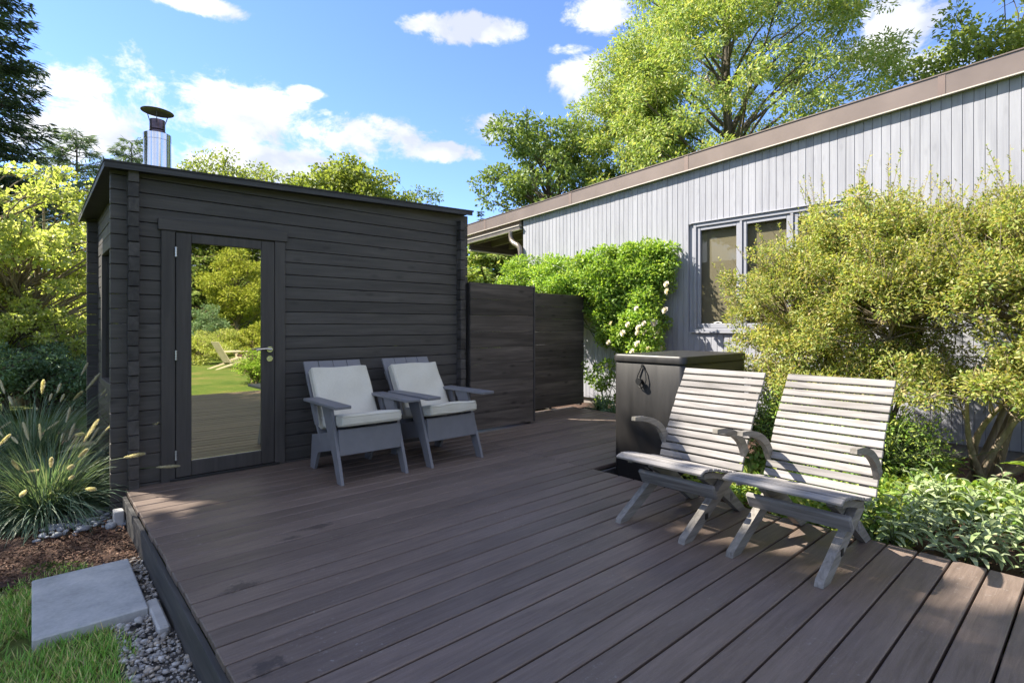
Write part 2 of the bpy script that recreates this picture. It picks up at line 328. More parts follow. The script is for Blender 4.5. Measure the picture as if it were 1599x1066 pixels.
M['L_cover'] = leafmat('bright_ground_cover_leaves', [(0.1725, 0.2990, 0.0575), (0.2530, 0.3795, 0.0805), (0.3450, 0.4485, 0.1150), (0.4140, 0.4370, 0.1150), (0.1380, 0.2415, 0.0517)], 0.35)
M['L_fount'] = leafmat('blue_green_grass_blades', [(0.10, 0.17, 0.105), (0.15, 0.23, 0.15), (0.21, 0.29, 0.20), (0.12, 0.20, 0.12), (0.30, 0.34, 0.24)], 0.3)
M['plume'] = leafmat('pale_grass_plume', [(0.5980, 0.5850, 0.5200), (0.7540, 0.7150, 0.6370), (0.6500, 0.5980, 0.5200)], 0.45, 0.9, 0.1)
M['stemgreen'] = plain('green_stem', (0.10, 0.14, 0.045), 0.7, 0, 0.2)
M['petal'] = leafmat('white_rose_petals', [(0.74, 0.70, 0.66), (0.80, 0.76, 0.72), (0.78, 0.70, 0.67)], 0.3, 0.6, 0.2)
M['L_gold'] = leafmat('gold_weeping_leaves', [(0.26, 0.31, 0.05), (0.36, 0.38, 0.08), (0.20, 0.26, 0.04)], 0.35)
M['L_far'] = leafmat('far_woodland_leaves', [(0.04, 0.075, 0.022), (0.065, 0.105, 0.03), (0.09, 0.13, 0.035), (0.05, 0.085, 0.025)], 0.3)

class MB:
    def __init__(s): s.v = []; s.f = []
    def add(s, vs_, fs):
        o = len(s.v); s.v += [tuple(x) for x in vs_]; s.f += [tuple(i + o for i in f) for f in fs]; return s
    def cbox(s, x0, x1, y0, y1, z0, z1, c=0.003, T=None):
        """a box with chamfered edges; T maps local points"""
        lo = (x0, y0, z0); hi = (x1, y1, z1)
        c = min(c, (x1 - x0) * .45, (y1 - y0) * .45, (z1 - z0) * .45)
        vs_ = []; idx = {}
        for sx in (0, 1):
            for sy in (0, 1):
                for sz in (0, 1):
                    sg = (sx, sy, sz)
                    for ax in range(3):
                        p = []
                        for k in range(3):
                            e = hi[k] if sg[k] else lo[k]
                            if k != ax: e += -c if sg[k] else c
                            p.append(e)
                        idx[(sg, ax)] = len(vs_); vs_.append(Vector(p))
        fs = []
        for ax in range(3):
            o1, o2 = [(1, 2), (2, 0), (0, 1)][ax]
            for sd in (0, 1):
                q = []
                for (a, b) in ((0, 0), (1, 0), (1, 1), (0, 1)):
                    sg = [0, 0, 0]; sg[ax] = sd; sg[o1] = a; sg[o2] = b
                    q.append(idx[(tuple(sg), ax)])
                fs.append(q if sd else q[::-1])
        for ax in range(3):                       # edges along ax
            o1, o2 = [(1, 2), (2, 0), (0, 1)][ax]
            for a in (0, 1):
                for b in (0, 1):
                    s0 = [0, 0, 0]; s0[o1] = a; s0[o2] = b; s1 = list(s0); s1[ax] = 1
                    q = [idx[(tuple(s0), o1)], idx[(tuple(s1), o1)], idx[(tuple(s1), o2)], idx[(tuple(s0), o2)]]
                    fs.append(q if (a == b) == False else q[::-1])
        for sx in (0, 1):
            for sy in (0, 1):
                for sz in (0, 1):
                    sg = (sx, sy, sz); q = [idx[(sg, 0)], idx[(sg, 1)], idx[(sg, 2)]]
                    fs.append(q if (sx + sy + sz) % 2 else q[::-1])
        if T is not None: vs_ = [T(p) for p in vs_]
        return s.add(vs_, fs)
    def prism(s, poly, axis, a0, a1):
        """2D polygon in the plane normal to axis (x: (y,z), y: (x,z), z: (x,y)) extruded a0..a1"""
        def P(p, t):
            return {0: (t, p[0], p[1]), 1: (p[0], t, p[1]), 2: (p[0], p[1], t)}[axis]
        n = len(poly)
        vs_ = [P(p, a0) for p in poly] + [P(p, a1) for p in poly]
        fs = [tuple(range(n))[::-1], tuple(range(n, 2 * n))] + [(i, (i + 1) % n, n + (i + 1) % n, n + i) for i in range(n)]
        return s.add(vs_, fs)
    def tube(s, pts, rad, n=8, cap=True):
        pts = [Vector(p) for p in pts]
        if not isinstance(rad, (list, tuple)): rad = [rad] * len(pts)
        vs_ = []; fs = []; up = None
        for i, p in enumerate(pts):
            d = (pts[min(i + 1, len(pts) - 1)] - pts[max(i - 1, 0)])
            d = d.normalized() if d.length > 1e-9 else Vector((0, 0, 1))
            if up is None: up = Vector((0, 0, 1)) if abs(d.z) < 0.9 else Vector((1, 0, 0))
            a = d.cross(up)
            if a.length < 1e-5: a = d.cross(Vector((0, 1, 0.01)))
            a.normalize(); b = a.cross(d); up = b
            for k in range(n):
                t = 2 * math.pi * k / n
                vs_.append(p + (a * math.cos(t) + b * math.sin(t)) * rad[i])
        for i in range(len(pts) - 1):
            for k in range(n):
                fs.append((i * n + k, i * n + (k + 1) % n, (i + 1) * n + (k + 1) % n, (i + 1) * n + k))
        if cap: fs += [tuple(range(n))[::-1], tuple(range((len(pts) - 1) * n, len(pts) * n))]
        return s.add(vs_, fs)
    def lathe(s, prof, c=(0, 0, 0), n=32):
        vs_ = []; fs = []
        for (r, z) in prof:
            for k in range(n):
                t = 2 * math.pi * k / n; vs_.append((c[0] + r * math.cos(t), c[1] + r * math.sin(t), c[2] + z))
        for i in range(len(prof) - 1):
            for k in range(n):
                fs.append((i * n + k, i * n + (k + 1) % n, (i + 1) * n + (k + 1) % n, (i + 1) * n + k))
        fs += [tuple(range(n))[::-1], tuple(range((len(prof) - 1) * n, len(prof) * n))]
        return s.add(vs_, fs)
    def mesh(s, name, m, off=(0, 0, 0), smooth=False):
        me = bpy.data.meshes.new(name)
        me.from_pydata([(p[0] - off[0], p[1] - off[1], p[2] - off[2]) for p in s.v], [], s.f)
        me.materials.append(M[m] if isinstance(m, str) else m)
        if smooth:
            for p in me.polygons: p.use_smooth = True
        me.update(); return me
    def build(s, name, m, parent=None, smooth=False, off=(0, 0, 0)):
        return link(name, s.mesh(name, m, off, smooth), parent)
def link(name, me, parent=None, loc=(0, 0, 0), rot=None, scale=None):
    o = bpy.data.objects.new(name, me); COL.objects.link(o); o.parent = parent; o.location = loc
    if rot is not None: o.rotation_euler = rot
    if scale is not None: o.scale = scale
    return o
def tag(o, label, cat, group=None):
    o['label'] = label; o['category'] = cat
    if group: o['group'] = group
    return o
def thing(name, label, cat, loc=(0, 0, 0), rz=0, group=None):
    o = bpy.data.objects.new(name, None); COL.objects.link(o); o.location = loc; o.rotation_euler = (0, 0, rz); o.empty_display_size = 0.1
    return tag(o, label, cat, group)
def struct(o): o['kind'] = 'structure'; return o
def stuff(o): o['kind'] = 'stuff'; return o
def smooth_by_angle(o, ang=35):
    me = o.data
    for p in me.polygons: p.use_smooth = True
    me.set_sharp_from_angle(angle=R(ang))
    return o

def np_mesh(name, V, quads, m, smooth=False):
    me = bpy.data.meshes.new(name)
    k = quads.shape[1]
    me.vertices.add(len(V)); me.vertices.foreach_set('co', V.astype(np.float32).ravel())
    me.loops.add(quads.size); me.loops.foreach_set('vertex_index', quads.astype(np.int32).ravel())
    me.polygons.add(len(quads)); me.polygons.foreach_set('loop_start', np.arange(0, quads.size, k, dtype=np.int32))
    if smooth: me.polygons.foreach_set('use_smooth', np.ones(len(quads), dtype=bool))
    me.materials.append(M[m]); me.update(calc_edges=True); return me
def unit(a): return a / np.maximum(np.linalg.norm(a, axis=1, keepdims=True), 1e-9)
def leaf_mesh(name, P, D, N, L, W, m, fold=0.25):
    """one folded four-cornered leaf per row"""
    n = len(P); D = unit(D); S = unit(np.cross(D, N)); Nn = np.cross(S, D)
    L = np.broadcast_to(np.asarray(L, float).reshape(-1, 1), (n, 1)); W = np.broadcast_to(np.asarray(W, float).reshape(-1, 1), (n, 1))
    V = np.empty((n, 4, 3))
    V[:, 0] = P; mid = P + D * L * 0.5
    V[:, 1] = mid + S * W * 0.5 + Nn * W * fold
    V[:, 2] = P + D * L
    V[:, 3] = mid - S * W * 0.5 + Nn * W * fold
    return np_mesh(name, V.reshape(-1, 3), np.arange(4 * n).reshape(n, 4), m)
def strips(name, paths, widths, m, side):
    """ribbons: paths (n,k,3), widths (n,k), side (n,3)"""
    n, k, _ = paths.shape
    V = np.empty((n, k, 2, 3)); w = widths[..., None] * 0.5
    V[:, :, 0] = paths - side[:, None] * w; V[:, :, 1] = paths + side[:, None] * w
    base = (np.arange(n) * k * 2)[:, None] + (np.arange(k - 1) * 2)[None]
    q = np.stack([base, base + 1, base + 3, base + 2], -1).reshape(-1, 4)
    return np_mesh(name, V.reshape(-1, 3), q, m, True)

# ------------------------------------------------------------------ ground
GZ = -0.22
def sheet(name, x0, x1, y0, y1, z, m, nx=1, ny=1, amp=0.0, seed=0, border=0.0):
    rg = np.random.RandomState(seed)
    xs = np.linspace(x0, x1, nx + 1); ys = np.linspace(y0, y1, ny + 1)
    X, Y = np.meshgrid(xs, ys)
    Z = np.full_like(X, z)
    if amp:
        for _ in range(10):
            kx, ky, p = rg.uniform(-9, 9), rg.uniform(-9, 9), rg.uniform(0, 6.3)
            Z += amp / 4 * np.sin(kx * X + ky * Y + p)
    V = np.stack([X, Y, Z], -1).reshape(-1, 3)
    i = np.arange((nx + 1) * (ny + 1)).reshape(ny + 1, nx + 1)
    q = np.stack([i[:-1, :-1], i[:-1, 1:], i[1:, 1:], i[1:, :-1]], -1).reshape(-1, 4)
    return struct(link(name, np_mesh(name, V, q, m, True)))
sheet('ground', -400, 400, -400, 400, GZ, 'lawn')
sheet('planting_bed', 3.5, 6.95, -1.3, 2.99, -0.10, 'mulch', 40, 60, 0.03, 3)
sheet('house_side_bed', 6.02, 6.95, 2.99, 7.6, -0.06, 'mulch', 14, 40, 0.02, 4)
sheet('mulch_bed', -2.2, 0.50, 3.93, 9.5, GZ + 0.018, 'mulch', 40, 60, 0.018, 5)
sheet('gravel_strip', 0.27, 0.53, -1.2, 3.95, GZ + 0.012, 'soilgrey', 6, 60, 0.008, 6)

# ------------------------------------------------------------------ deck
PITCH = 0.1405
deck = struct(thing('deck', 'dark brown stained timber deck of long parallel boards', 'deck', (0.52, 2.95, 0)))
del deck['category']
rnd = random.Random(5)
def deck_board(x0, x1, y0, y1, c=0.004):
    dz = rnd.uniform(-0.0012, 0.0012)
    b = MB().cbox(x0 + rnd.uniform(-0.004, 0.004), x1, y0, y1, -0.032 + dz, dz, c)
    return b.build('deck_board', 'deck', deck, off=(0.52, 2.95, 0))
GAP = 0.0100
k = 0
for i in range(-28, 14):
    y0 = 2.95 + i * PITCH
    if y0 > 4.81: break
    y1 = min(y0 + PITCH - GAP, 4.885)
    deck_board(0.515, 3.540, y0, y1)
for i in range(0, 18):
    y0 = 2.95 + i * PITCH
    if y0 > 5.36: break
    deck_board(3.546, 6.06 + rnd.uniform(-0.01, 0.01), y0, y0 + PITCH - GAP)
MB().cbox(0.492, 0.516, -0.98, 4.80, GZ - 0.02, -0.0345, 0.002).build('side_board', 'deckside', deck, off=(0.52, 2.95, 0))
MB().cbox(3.535, 3.56, -0.98, 2.94, -0.2, -0.036, 0.003).build('side_board', 'deckside', deck, off=(0.52, 2.95, 0))
MB().cbox(3.56, 6.0, 2.915, 2.94, -0.2, -0.036, 0.003).build('side_board', 'deckside', deck, off=(0.52, 2.95, 0))
for j, x in enumerate((0.9, 1.5, 2.1, 2.7, 3.3, 4.2, 4.9, 5.6)):
    MB().cbox(x, x + 0.04, -0.9 if x < 3.5 else 2.98, 4.7, -0.19, -0.036, 0.002).build('joist', 'deckside', deck, off=(0.52, 2.95, 0))

# ------------------------------------------------------------------ sauna cabin
SX, SY = 0.53, 4.90
OFF = (SX, SY, GZ)
sauna = thing('sauna_cabin', 'black stained log sauna cabin with glass door and steel flue', 'sauna', OFF)
LP = 0.11; Z0 = 0.0128
def roof_under(x): return 2.352 + 0.0314 * (x - 0.40)
def slog(x0, x1, y0, y1, z0, z1, m, name='log', c=0.0035, par=None):
    return MB().cbox(x0, x1, y0, y1, z0 + 0.0024, z1 - 0.0024, c).build(name, m, par or sauna, off=OFF)
DO0, DO1, DOT = 0.752, 1.662, 1.95         # door opening
for k in range(-2, 21):
    z0 = Z0 + LP * k; z1 = z0 + LP
    if z1 <= DOT + 0.02:
        slog(0.430, DO0, 4.90, 4.96, z0, z1, 'log'); slog(DO1, 3.700, 4.90, 4.96, z0, z1, 'log')
    elif z0 < DOT + 0.02:
        slog(0.430, 3.700, 4.90, 4.96, z0, z1, 'log')
    else:
        slog(0.430, 3.700, 4.90, 4.96, z0, z1, 'log')
    slog(0.44, 3.70, 7.30, 7.36, z0, z1, 'log')                       # rear wall
zt = Z0 + LP * 21
for (ya, yb) in ((4.90, 4.96), (7.30, 7.36)):
    b = MB().prism([(0.43, zt + 0.002), (3.70, zt + 0.002), (3.70, roof_under(3.70) - 0.002), (0.43, roof_under(0.43) - 0.002)], 1, ya + 0.001, yb)
    b.build('gable_log', 'log', sauna, off=OFF)
rr = random.Random(9)
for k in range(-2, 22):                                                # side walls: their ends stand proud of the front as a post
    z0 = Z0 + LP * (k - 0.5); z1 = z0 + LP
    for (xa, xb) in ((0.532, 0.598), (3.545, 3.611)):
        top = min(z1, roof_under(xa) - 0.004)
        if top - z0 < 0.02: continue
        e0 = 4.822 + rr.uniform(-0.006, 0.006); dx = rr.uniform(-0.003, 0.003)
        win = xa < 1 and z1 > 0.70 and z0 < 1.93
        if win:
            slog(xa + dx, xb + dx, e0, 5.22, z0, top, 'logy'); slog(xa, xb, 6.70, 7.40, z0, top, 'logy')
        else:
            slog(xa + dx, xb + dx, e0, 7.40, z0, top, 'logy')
# side window
w = MB()
w.cbox(0.515, 0.60, 5.20, 5.28, 0.64, 1.98, .004); w.cbox(0.515, 0.60, 6.64, 6.72, 0.64, 1.98, .004)
w.cbox(0.515, 0.60, 5.28, 6.64, 1.90, 1.98, .004); w.cbox(0.505, 0.60, 5.28, 6.64, 0.64, 0.70, .004)
sw = w.build('side_window', 'trimz', sauna, off=OFF)
MB().cbox(0.545, 0.553, 5.282, 6.638, 0.702, 1.898, .001).build('pane', 'glass', sw, off=OFF)
# roof
def sheared(x0, x1, y0, y1, zu, t):
    vs_ = []
    for y in (y0, y1):
        for x in (x0, x1):
            z = zu + 0.0314 * (x - 0.40); vs_ += [(x, y, z), (x, y, z + t)]
    f = [(0, 1, 3, 2), (4, 6, 7, 5), (0, 4, 5, 1), (2, 3, 7, 6), (1, 5, 7, 3), (0, 2, 6, 4)]
    return vs_, f
r_ = MB().add(*sheared(0.395, 3.66, 4.79, 7.56, 2.354, 0.022)); roof = r_.build('roof', 'rooftrim', sauna, off=OFF)
r2 = MB().add(*sheared(0.380, 3.69, 4.772, 7.58, 2.377, 0.016)); r2.build('roof_felt', 'rooffelt', roof, off=OFF)
MB().add(*sheared(0.385, 3.675, 4.776, 4.789, 2.338, 0.038)).build('roof_trim', 'rooftrim', roof, off=OFF)
MB().add(*sheared(0.383, 0.394, 4.79, 7.56, 2.338, 0.038)).build('roof_trim', 'rooftrim', roof, off=OFF)
rg = np.random.RandomState(2)
# door
door = MB()
door.cbox(0.840, 0.946, 4.872, 4.912, 0.022, 1.935, .004); door.cbox(1.472, 1.578, 4.872, 4.912, 0.022, 1.935, .004)
door.cbox(0.947, 1.471, 4.873, 4.912, 1.862, 1.935, .004); door.cbox(0.947, 1.471, 4.873, 4.912, 0.022, 0.137, .004)
dr = door.build('door', 'trimz', sauna, off=OFF)
MB().cbox(0.944, 1.474, 4.889, 4.897, 0.134, 1.865, .001).build('pane', 'mirror', dr, off=OFF)
MB().cbox(0.947, 1.471, 4.879, 4.888, 0.138, 0.1445, .001).build('glazing_bead', 'chrome', dr, off=OFF)
cas = MB().cbox(0.742, 0.836, 4.876, 4.955, -0.02, 1.944, .004).build('door_casing', 'trimz', sauna, off=OFF)
MB().cbox(1.582, 1.672, 4.876, 4.955, -0.02, 1.944, .004).build('door_casing', 'trimz', sauna, off=OFF)
MB().cbox(0.722, 1.690, 4.868, 4.95, 1.946, 2.036, .004).build('door_header', 'trimx', sauna, off=OFF)
MB().cbox(0.80, 1.62, 4.862, 4.93, -0.004, 0.018, .003).build('door_sill', 'black', sauna, off=OFF)
for z in (1.745, 0.94, 0.16):
    h = MB().tube([(0.838, 4.866, z), (0.838, 4.866, z + 0.075)], 0.0065, 8)
    for q in range(4): h.tube([(0.838, 4.866, z + 0.004 + q * 0.02), (0.838, 4.866, z + 0.012 + q * 0.02)], 0.0085, 8)
    h.build('hinge', 'hinge', dr, off=OFF)
def ydisc(b, x, z, r, y0, y1, n=20): return b.tube([(x, y0, z), (x, y1, z)], r, n)
h = MB(); ydisc(h, 1.535, 1.005, 0.026, 4.872, 4.860); ydisc(h, 1.535, 1.005, 0.010, 4.861, 4.825)
h.tube([(1.540, 4.824, 1.006), (1.50, 4.820, 1.012), (1.46, 4.822, 1.010), (1.415, 4.828, 1.002)], [0.010, 0.0095, 0.009, 0.008], 10)
smooth_by_angle(h.build('handle', 'chrome', dr, off=OFF))
h = MB(); ydisc(h, 1.535, 0.925, 0.025, 4.872, 4.862); ydisc(h, 1.535, 0.925, 0.009, 4.8625, 4.856)
smooth_by_angle(h.build('lock_rosette', 'chrome', dr, off=OFF))
# flue
fc = (0.895, 6.08, 0)
fl = MB().lathe([(0.112, 2.30), (0.112, 2.66), (0.1145, 2.662), (0.1145, 2.69), (0.112, 2.692), (0.112, 2.965), (0.1145, 2.967), (0.1145, 3.026), (0.110, 3.030), (0.06, 3.031)], fc, 40)
flue = smooth_by_angle(fl.build('flue', 'steel', sauna, off=OFF))
smooth_by_angle(MB().lathe([(0.068, 3.025), (0.068, 3.06), (0.058, 3.07), (0.064, 3.075), (0.064, 3.165), (0.058, 3.165)], fc, 28).build('inner_pipe', 'burnt', flue, off=OFF))
cp = MB().lathe([(0.004, 3.262), (0.03, 3.258), (0.145, 3.232), (0.147, 3.228), (0.145, 3.225), (0.03, 3.244), (0.004, 3.246)], (0, 0, -3.23), 36)
co = smooth_by_angle(cp.build('rain_cap', 'darksteel', flue)); co.location = (fc[0] - OFF[0], fc[1] - OFF[1], 3.245 - OFF[2]); co.rotation_euler = (R(1.5), R(2.5), 0); co.scale = (.93, .93, 1)
for t in (0.3, 2.4, 4.5):
    MB().tube([(fc[0] + .064 * math.cos(t), fc[1] + .064 * math.sin(t), 3.13), (fc[0] + .095 * math.cos(t), fc[1] + .095 * math.sin(t), 3.232)], 0.004, 5).build('cap_bracket', 'darksteel', flue, off=OFF)

# ------------------------------------------------------------------ fences
def board_fence(label, x0, x1, y0, zb, zt_, nb, posts):
    o = (x0, y0, 0); f = thing('fence_panel', label, 'fence', o)
    h = (zt_ - zb) / nb
    for i in range(nb):
        MB().cbox(x0, x1 - (0.003 if i % 2 else 0), y0, y0 + 0.024 + (i % 3) * 0.0015, zb + i * h + 0.001, zb + (i + 1) * h - 0.001, 0.0025).build('board', 'fence', f, off=o)
    for px in posts:
        MB().cbox(px, px + 0.05, y0 + 0.03, y0 + 0.12, 0.0, zt_ - 0.004, 0.004).build('post', 'trimz', f, off=o)
    return f
f1 = board_fence('black horizontal board fence panel joining the sauna corner', 3.665, 4.645, 4.80, 0.03, 1.700, 9, (3.68, 4.58))
MB().cbox(4.6465, 4.668, 4.79, 5.38, 0.03, 1.703, 0.003).build('end_board', 'trimz', f1, off=(3.665, 4.80, 0))
f2 = board_fence('black horizontal board fence panel set back towards the grey house', 4.69, 6.33, 5.43, 0.03, 1.675, 9, (4.75, 5.6, 6.27))

# ------------------------------------------------------------------ house
HX = 6.88
HOFF = (HX, 3.0, -0.1)
house = thing('grey_house', 'low house with pale grey vertical board siding and brown roof edge', 'house', HOFF)
def roof_top(y): return 3.322 + 0.0505 * (9.16 - y)
HY0, HY1 = -3.2, 7.39
SP = 0.0852
WY0, WY1, WZ0, WZ1 = 1.93, 3.905, 1.135, 2.628
y = HY1; rb = random.Random(4)
while y > HY0:
    ya, yb = y - SP + 0.0025, y
    zt0 = roof_top(y - SP / 2) - 0.10
    dx = rb.uniform(-0.0015, 0.0015)
    spans = [(0.03, zt0)]
    if yb > WY0 and ya < WY1: spans = [(0.03, WZ0), (WZ1, zt0)]
    for (za, zb) in spans:
        MB().cbox(HX + dx, HX + 0.022, ya, yb, za, zb, 0.0035).build('siding_board', 'siding', house, off=HOFF)
    y -= SP
MB().cbox(HX + 0.021, HX + 0.03, HY0, HY1 - 0.02, 0.05, 1.1, 0.001).build('sheathing', 'black', house, off=HOFF)
MB().cbox(HX + 0.04, 13.0, HY0, HY1 - 0.01, -0.3, 0.03, 0.002).build('foundation', 'found', house, off=HOFF)
# core so the house is solid, with a recess behind the window
core = MB()
core.cbox(HX + 0.034, 13.0, HY0, WY0 + 0.0, 0.03, 3.05, 0.001); core.cbox(HX + 0.034, 13.0, WY1, HY1 - 0.012, 0.03, 3.05, 0.001)
core.cbox(HX + 0.034, 13.0, WY0, WY1, 0.03, WZ0, 0.001); core.cbox(HX + 0.034, 13.0, WY0, WY1, WZ1, 3.05, 0.001)
core.build('wall_core', 'siding', house, off=HOFF)
# roof slab and edge
RY1 = 9.22
def roofbox(x0, x1, y0, y1, d0, d1):
    vs_ = []
    for yy in (y0, y1):
        for x in (x0, x1):
            vs_ += [(x, yy, roof_top(yy) - d1), (x, yy, roof_top(yy) - d0)]
    return vs_, [(0, 1, 3, 2), (4, 6, 7, 5), (0, 4, 5, 1), (2, 3, 7, 6), (1, 5, 7, 3), (0, 2, 6, 4)]
hr = MB().add(*roofbox(6.842, 13.2, HY0, RY1 - 0.02, 0.015, 0.13)).build('roof', 'rooffelt', house, off=HOFF)
seams = [HY0, -1.6, 1.155, 3.98, 6.15, 8.45, RY1]
for a, b in zip(seams[:-1], seams[1:]):
    MB().add(*roofbox(6.815, 6.838, a + 0.002, b - 0.002, 0.0, 0.205)).build('fascia', 'fascia', hr, off=HOFF)
    MB().add(*roofbox(6.808, 6.840, a + 0.001, b - 0.001, 0.2055, 0.216)).build('drip_edge', 'drip', hr, off=HOFF)
    MB().add(*roofbox(6.806, 6.860, a + 0.001, b - 0.001, -0.012, -0.0005)).build('roof_cap', 'fascia', hr, off=HOFF)
for s_ in seams[1:-1]:
    MB().add(*roofbox(6.8115, 6.8148, s_ - 0.03, s_ + 0.03, 0.003, 0.2035)).build('fascia_seam', 'fasciaseam', hr, off=HOFF)
# open eave beyond the wall corner
for d0, d1, x0, x1, m_ in ((0.217, 0.30, 6.856, 6.88, 'soffit'), (0.302, 0.318, 6.80, 6.885, 'drip'), (0.319, 0.372, 6.815, 6.885, 'gutter'), (0.373, 0.385, 6.82, 6.885, 'drip')):
    MB().add(*roofbox(x0, x1, 7.42, RY1 - 0.03, d0, d1)).build('gutter', m_, hr, off=HOFF)
MB().add(*roofbox(6.89, 12.8, 7.395, RY1 - 0.03, 0.132, 0.15)).build('soffit', 'soffit', hr, off=HOFF)
for x in (6.95, 7.45, 7.95, 8.45, 8.95, 9.5):
    MB().add(*roofbox(x, x + 0.045, 7.40, 9.02, 0.152, 0.40)).build('rafter', 'soffit', hr, off=HOFF)
MB().cbox(6.90, 12.5, 9.03, 9.09, 2.82, 3.10, 0.004).build('eave_beam', 'beam', hr, off=HOFF)
MB().cbox(6.89, 12.5, 9.025, 9.10, 2.795, 2.818, 0.003).build('beam_trim', 'drip', hr, off=HOFF)
sp = MB().tube([(6.845, 7.70, 3.02), (6.845, 7.70, 2.92), (6.843, 7.675, 2.85), (6.838, 7.60, 2.785), (6.832, 7.50, 2.74), (6.83, 7.435, 2.69), (6.83, 7.41, 2.60), (6.83, 7.41, 0.1)],
               [0.045, 0.045, 0.048, 0.046, 0.048, 0.048, 0.045, 0.045], 14)
smooth_by_angle(sp.build('downspout', 'spout', house, off=HOFF), 50)
# window
wd = MB()
fx0, fx1 = HX - 0.012, HX + 0.07
wd.cbox(fx0, fx1, WY0 + .002, WY0 + .045, WZ0, WZ1, .004); wd.cbox(fx0, fx1, WY1 - .045, WY1 - .002, WZ0, WZ1, .004)
wd.cbox(fx0 + .001, fx1, WY0 + .045, WY1 - .045, WZ1 - .05, WZ1 - .001, .004); wd.cbox(fx0 + .001, fx1, WY0 + .045, WY1 - .045, WZ0 + .001, WZ0 + .045, .004)
win = wd.build('window', 'winframe', house, off=HOFF)
MB().cbox(HX - 0.035, HX - 0.0005, WY0 - .03, WY1 + .03, WZ0 - .022, WZ0 - .001, .003).build('sill', 'winframe', win, off=HOFF)
MB().cbox(HX - 0.030, HX - 0.0005, WY0 - .03, WY1 + .03, WZ1 + .001, WZ1 + .014, .003).build('head_trim', 'winframe', win, off=HOFF)
pw = (WY1 - WY0 - 0.09) / 3
for i in range(3):
    a = WY0 + .045 + i * pw; b = a + pw
    if i: MB().cbox(fx0 + .003, fx1 - .004, a - .016, a + .016, WZ0 + .046, WZ1 - .051, .003).build('mullion', 'winframe', win, off=HOFF)
    a += .018 if i else .003; b -= .018 if i < 2 else .003
    z0, z1 = WZ0 + .048, WZ1 - .053
    s_ = MB(); q = 0.05; x0, x1 = HX + .006, HX + .052
    s_.cbox(x0, x1, a, a + q, z0, z1, .005); s_.cbox(x0, x1, b - q, b, z0, z1, .005)
    s_.cbox(x0 + .001, x1, a + q, b - q, z0, z0 + q + .01, .005); s_.cbox(x0 + .001, x1, a + q, b - q, z1 - q, z1, .005)
    sash = s_.build('sash', 'winframe', win, off=HOFF)
    MB().cbox(HX + .030, HX + .036, a + q - .004, b - q + .004, z0 + q, z1 - q + .004, .001).build('pane', 'glass', win, off=HOFF)
    if i == 2:
        MB().tube([(HX + .02, (a + b) / 2 - .05, z0 + q + .018), (HX + .015, (a + b) / 2, z0 + q + .03), (HX + .02, (a + b) / 2 + .06, z0 + q + .016)], .007, 6).build('crank', 'white', win, off=HOFF)
MB().cbox(HX + .085, HX + .095, WY0 + .002, WY1 - .002, WZ0 + .002, WZ1 - .002, .002).build('shade', 'interior', win, off=HOFF)

# ------------------------------------------------------------------ black storage cabinet
CB = (3.73, 2.20, -0.12)
cab = thing('storage_cabinet', 'tall black cabinet with flat lid set into the deck cutout', 'cabinet', CB)
def rrect(x0, x1, y0, y1, r, n=8):
    out = []
    for (cx, cy, a0) in ((x1 - r, y1 - r, 0), (x0 + r, y1 - r, 90), (x0 + r, y0 + r, 180), (x1 - r, y0 + r, 270)):
        for i in range(n + 1):
            t = R(a0 + 90 * i / n); out.append((cx + r * math.cos(t), cy + r * math.sin(t)))
    return out
def rstack(levels):
    b = MB(); n = len(levels[0][0]); vs_ = []; fs = []
    for poly, z in levels: vs_ += [(p[0], p[1], z) for p in poly]
    for i in range(len(levels) - 1):
        for k in range(n): fs.append((i * n + k, i * n + (k + 1) % n, (i + 1) * n + (k + 1) % n, (i + 1) * n + k))
    fs += [tuple(range(n))[::-1], tuple(range((len(levels) - 1) * n, len(levels) * n))]
    return b.add(vs_, fs)
BX0, BX1, BY0, BY1 = 3.735, 4.78, 2.20, 2.87
o_ = rstack([(rrect(BX0 + .012, BX1 - .012, BY0 + .012, BY1 - .012, .035), -0.12), (rrect(BX0, BX1, BY0, BY1, .045), -0.10),
             (rrect(BX0, BX1, BY0, BY1, .045), 0.89), (rrect(BX0 + .004, BX1 - .004, BY0 + .004, BY1 - .004, .042), 0.896), (rrect(BX0 + .02, BX1 - .02, BY0 + .02, BY1 - .02, .03), 0.897)])
smooth_by_angle(o_.build('body', 'cab', cab, off=CB), 40)
o_ = rstack([(rrect(BX0 - .002, BX1 + .002, BY0 - .002, BY1 + .002, .047), 0.905), (rrect(BX0 - .010, BX1 + .010, BY0 - .010, BY1 + .010, .053), 0.911),
             (rrect(BX0 - .010, BX1 + .010, BY0 - .010, BY1 + .010, .053), 0.952), (rrect(BX0 - .002, BX1 + .002, BY0 - .002, BY1 + .002, .047), 0.966), (rrect(BX0 + .03, BX1 - .03, BY0 + .03, BY1 - .03, .03), 0.969)])
smooth_by_angle(o_.build('lid', 'cab', cab, off=CB), 40)
rstack([(rrect(BX0 + .006, BX1 - .006, BY0 + .006, BY1 - .006, .04), 0.8972), (rrect(BX0 + .006, BX1 - .006, BY0 + .006, BY1 - .006, .04), 0.9048)]).build('seal', 'black', cab, off=CB)
yk = 2.585
kb = MB().tube([(BX0 - .0005, yk, .755), (BX0 - .03, yk, .755)], 0.016, 14).tube([(BX0 - .0305, yk, .755), (BX0 - .05, yk, .755)], 0.027, 14)
smooth_by_angle(kb.build('knob', 'black', cab, off=CB))
cord = [(BX0 - .008, yk - .012, .885), (BX0 - .012, yk + .03, .80), (BX0 - .018, yk + .04, .75), (BX0 - .022, yk + .02, .715), (BX0 - .024, yk - .015, .70), (BX0 - .022, yk - .045, .725), (BX0 - .018, yk - .055, .77), (BX0 - .013, yk - .045, .83), (BX0 - .008, yk - .015, .886)]
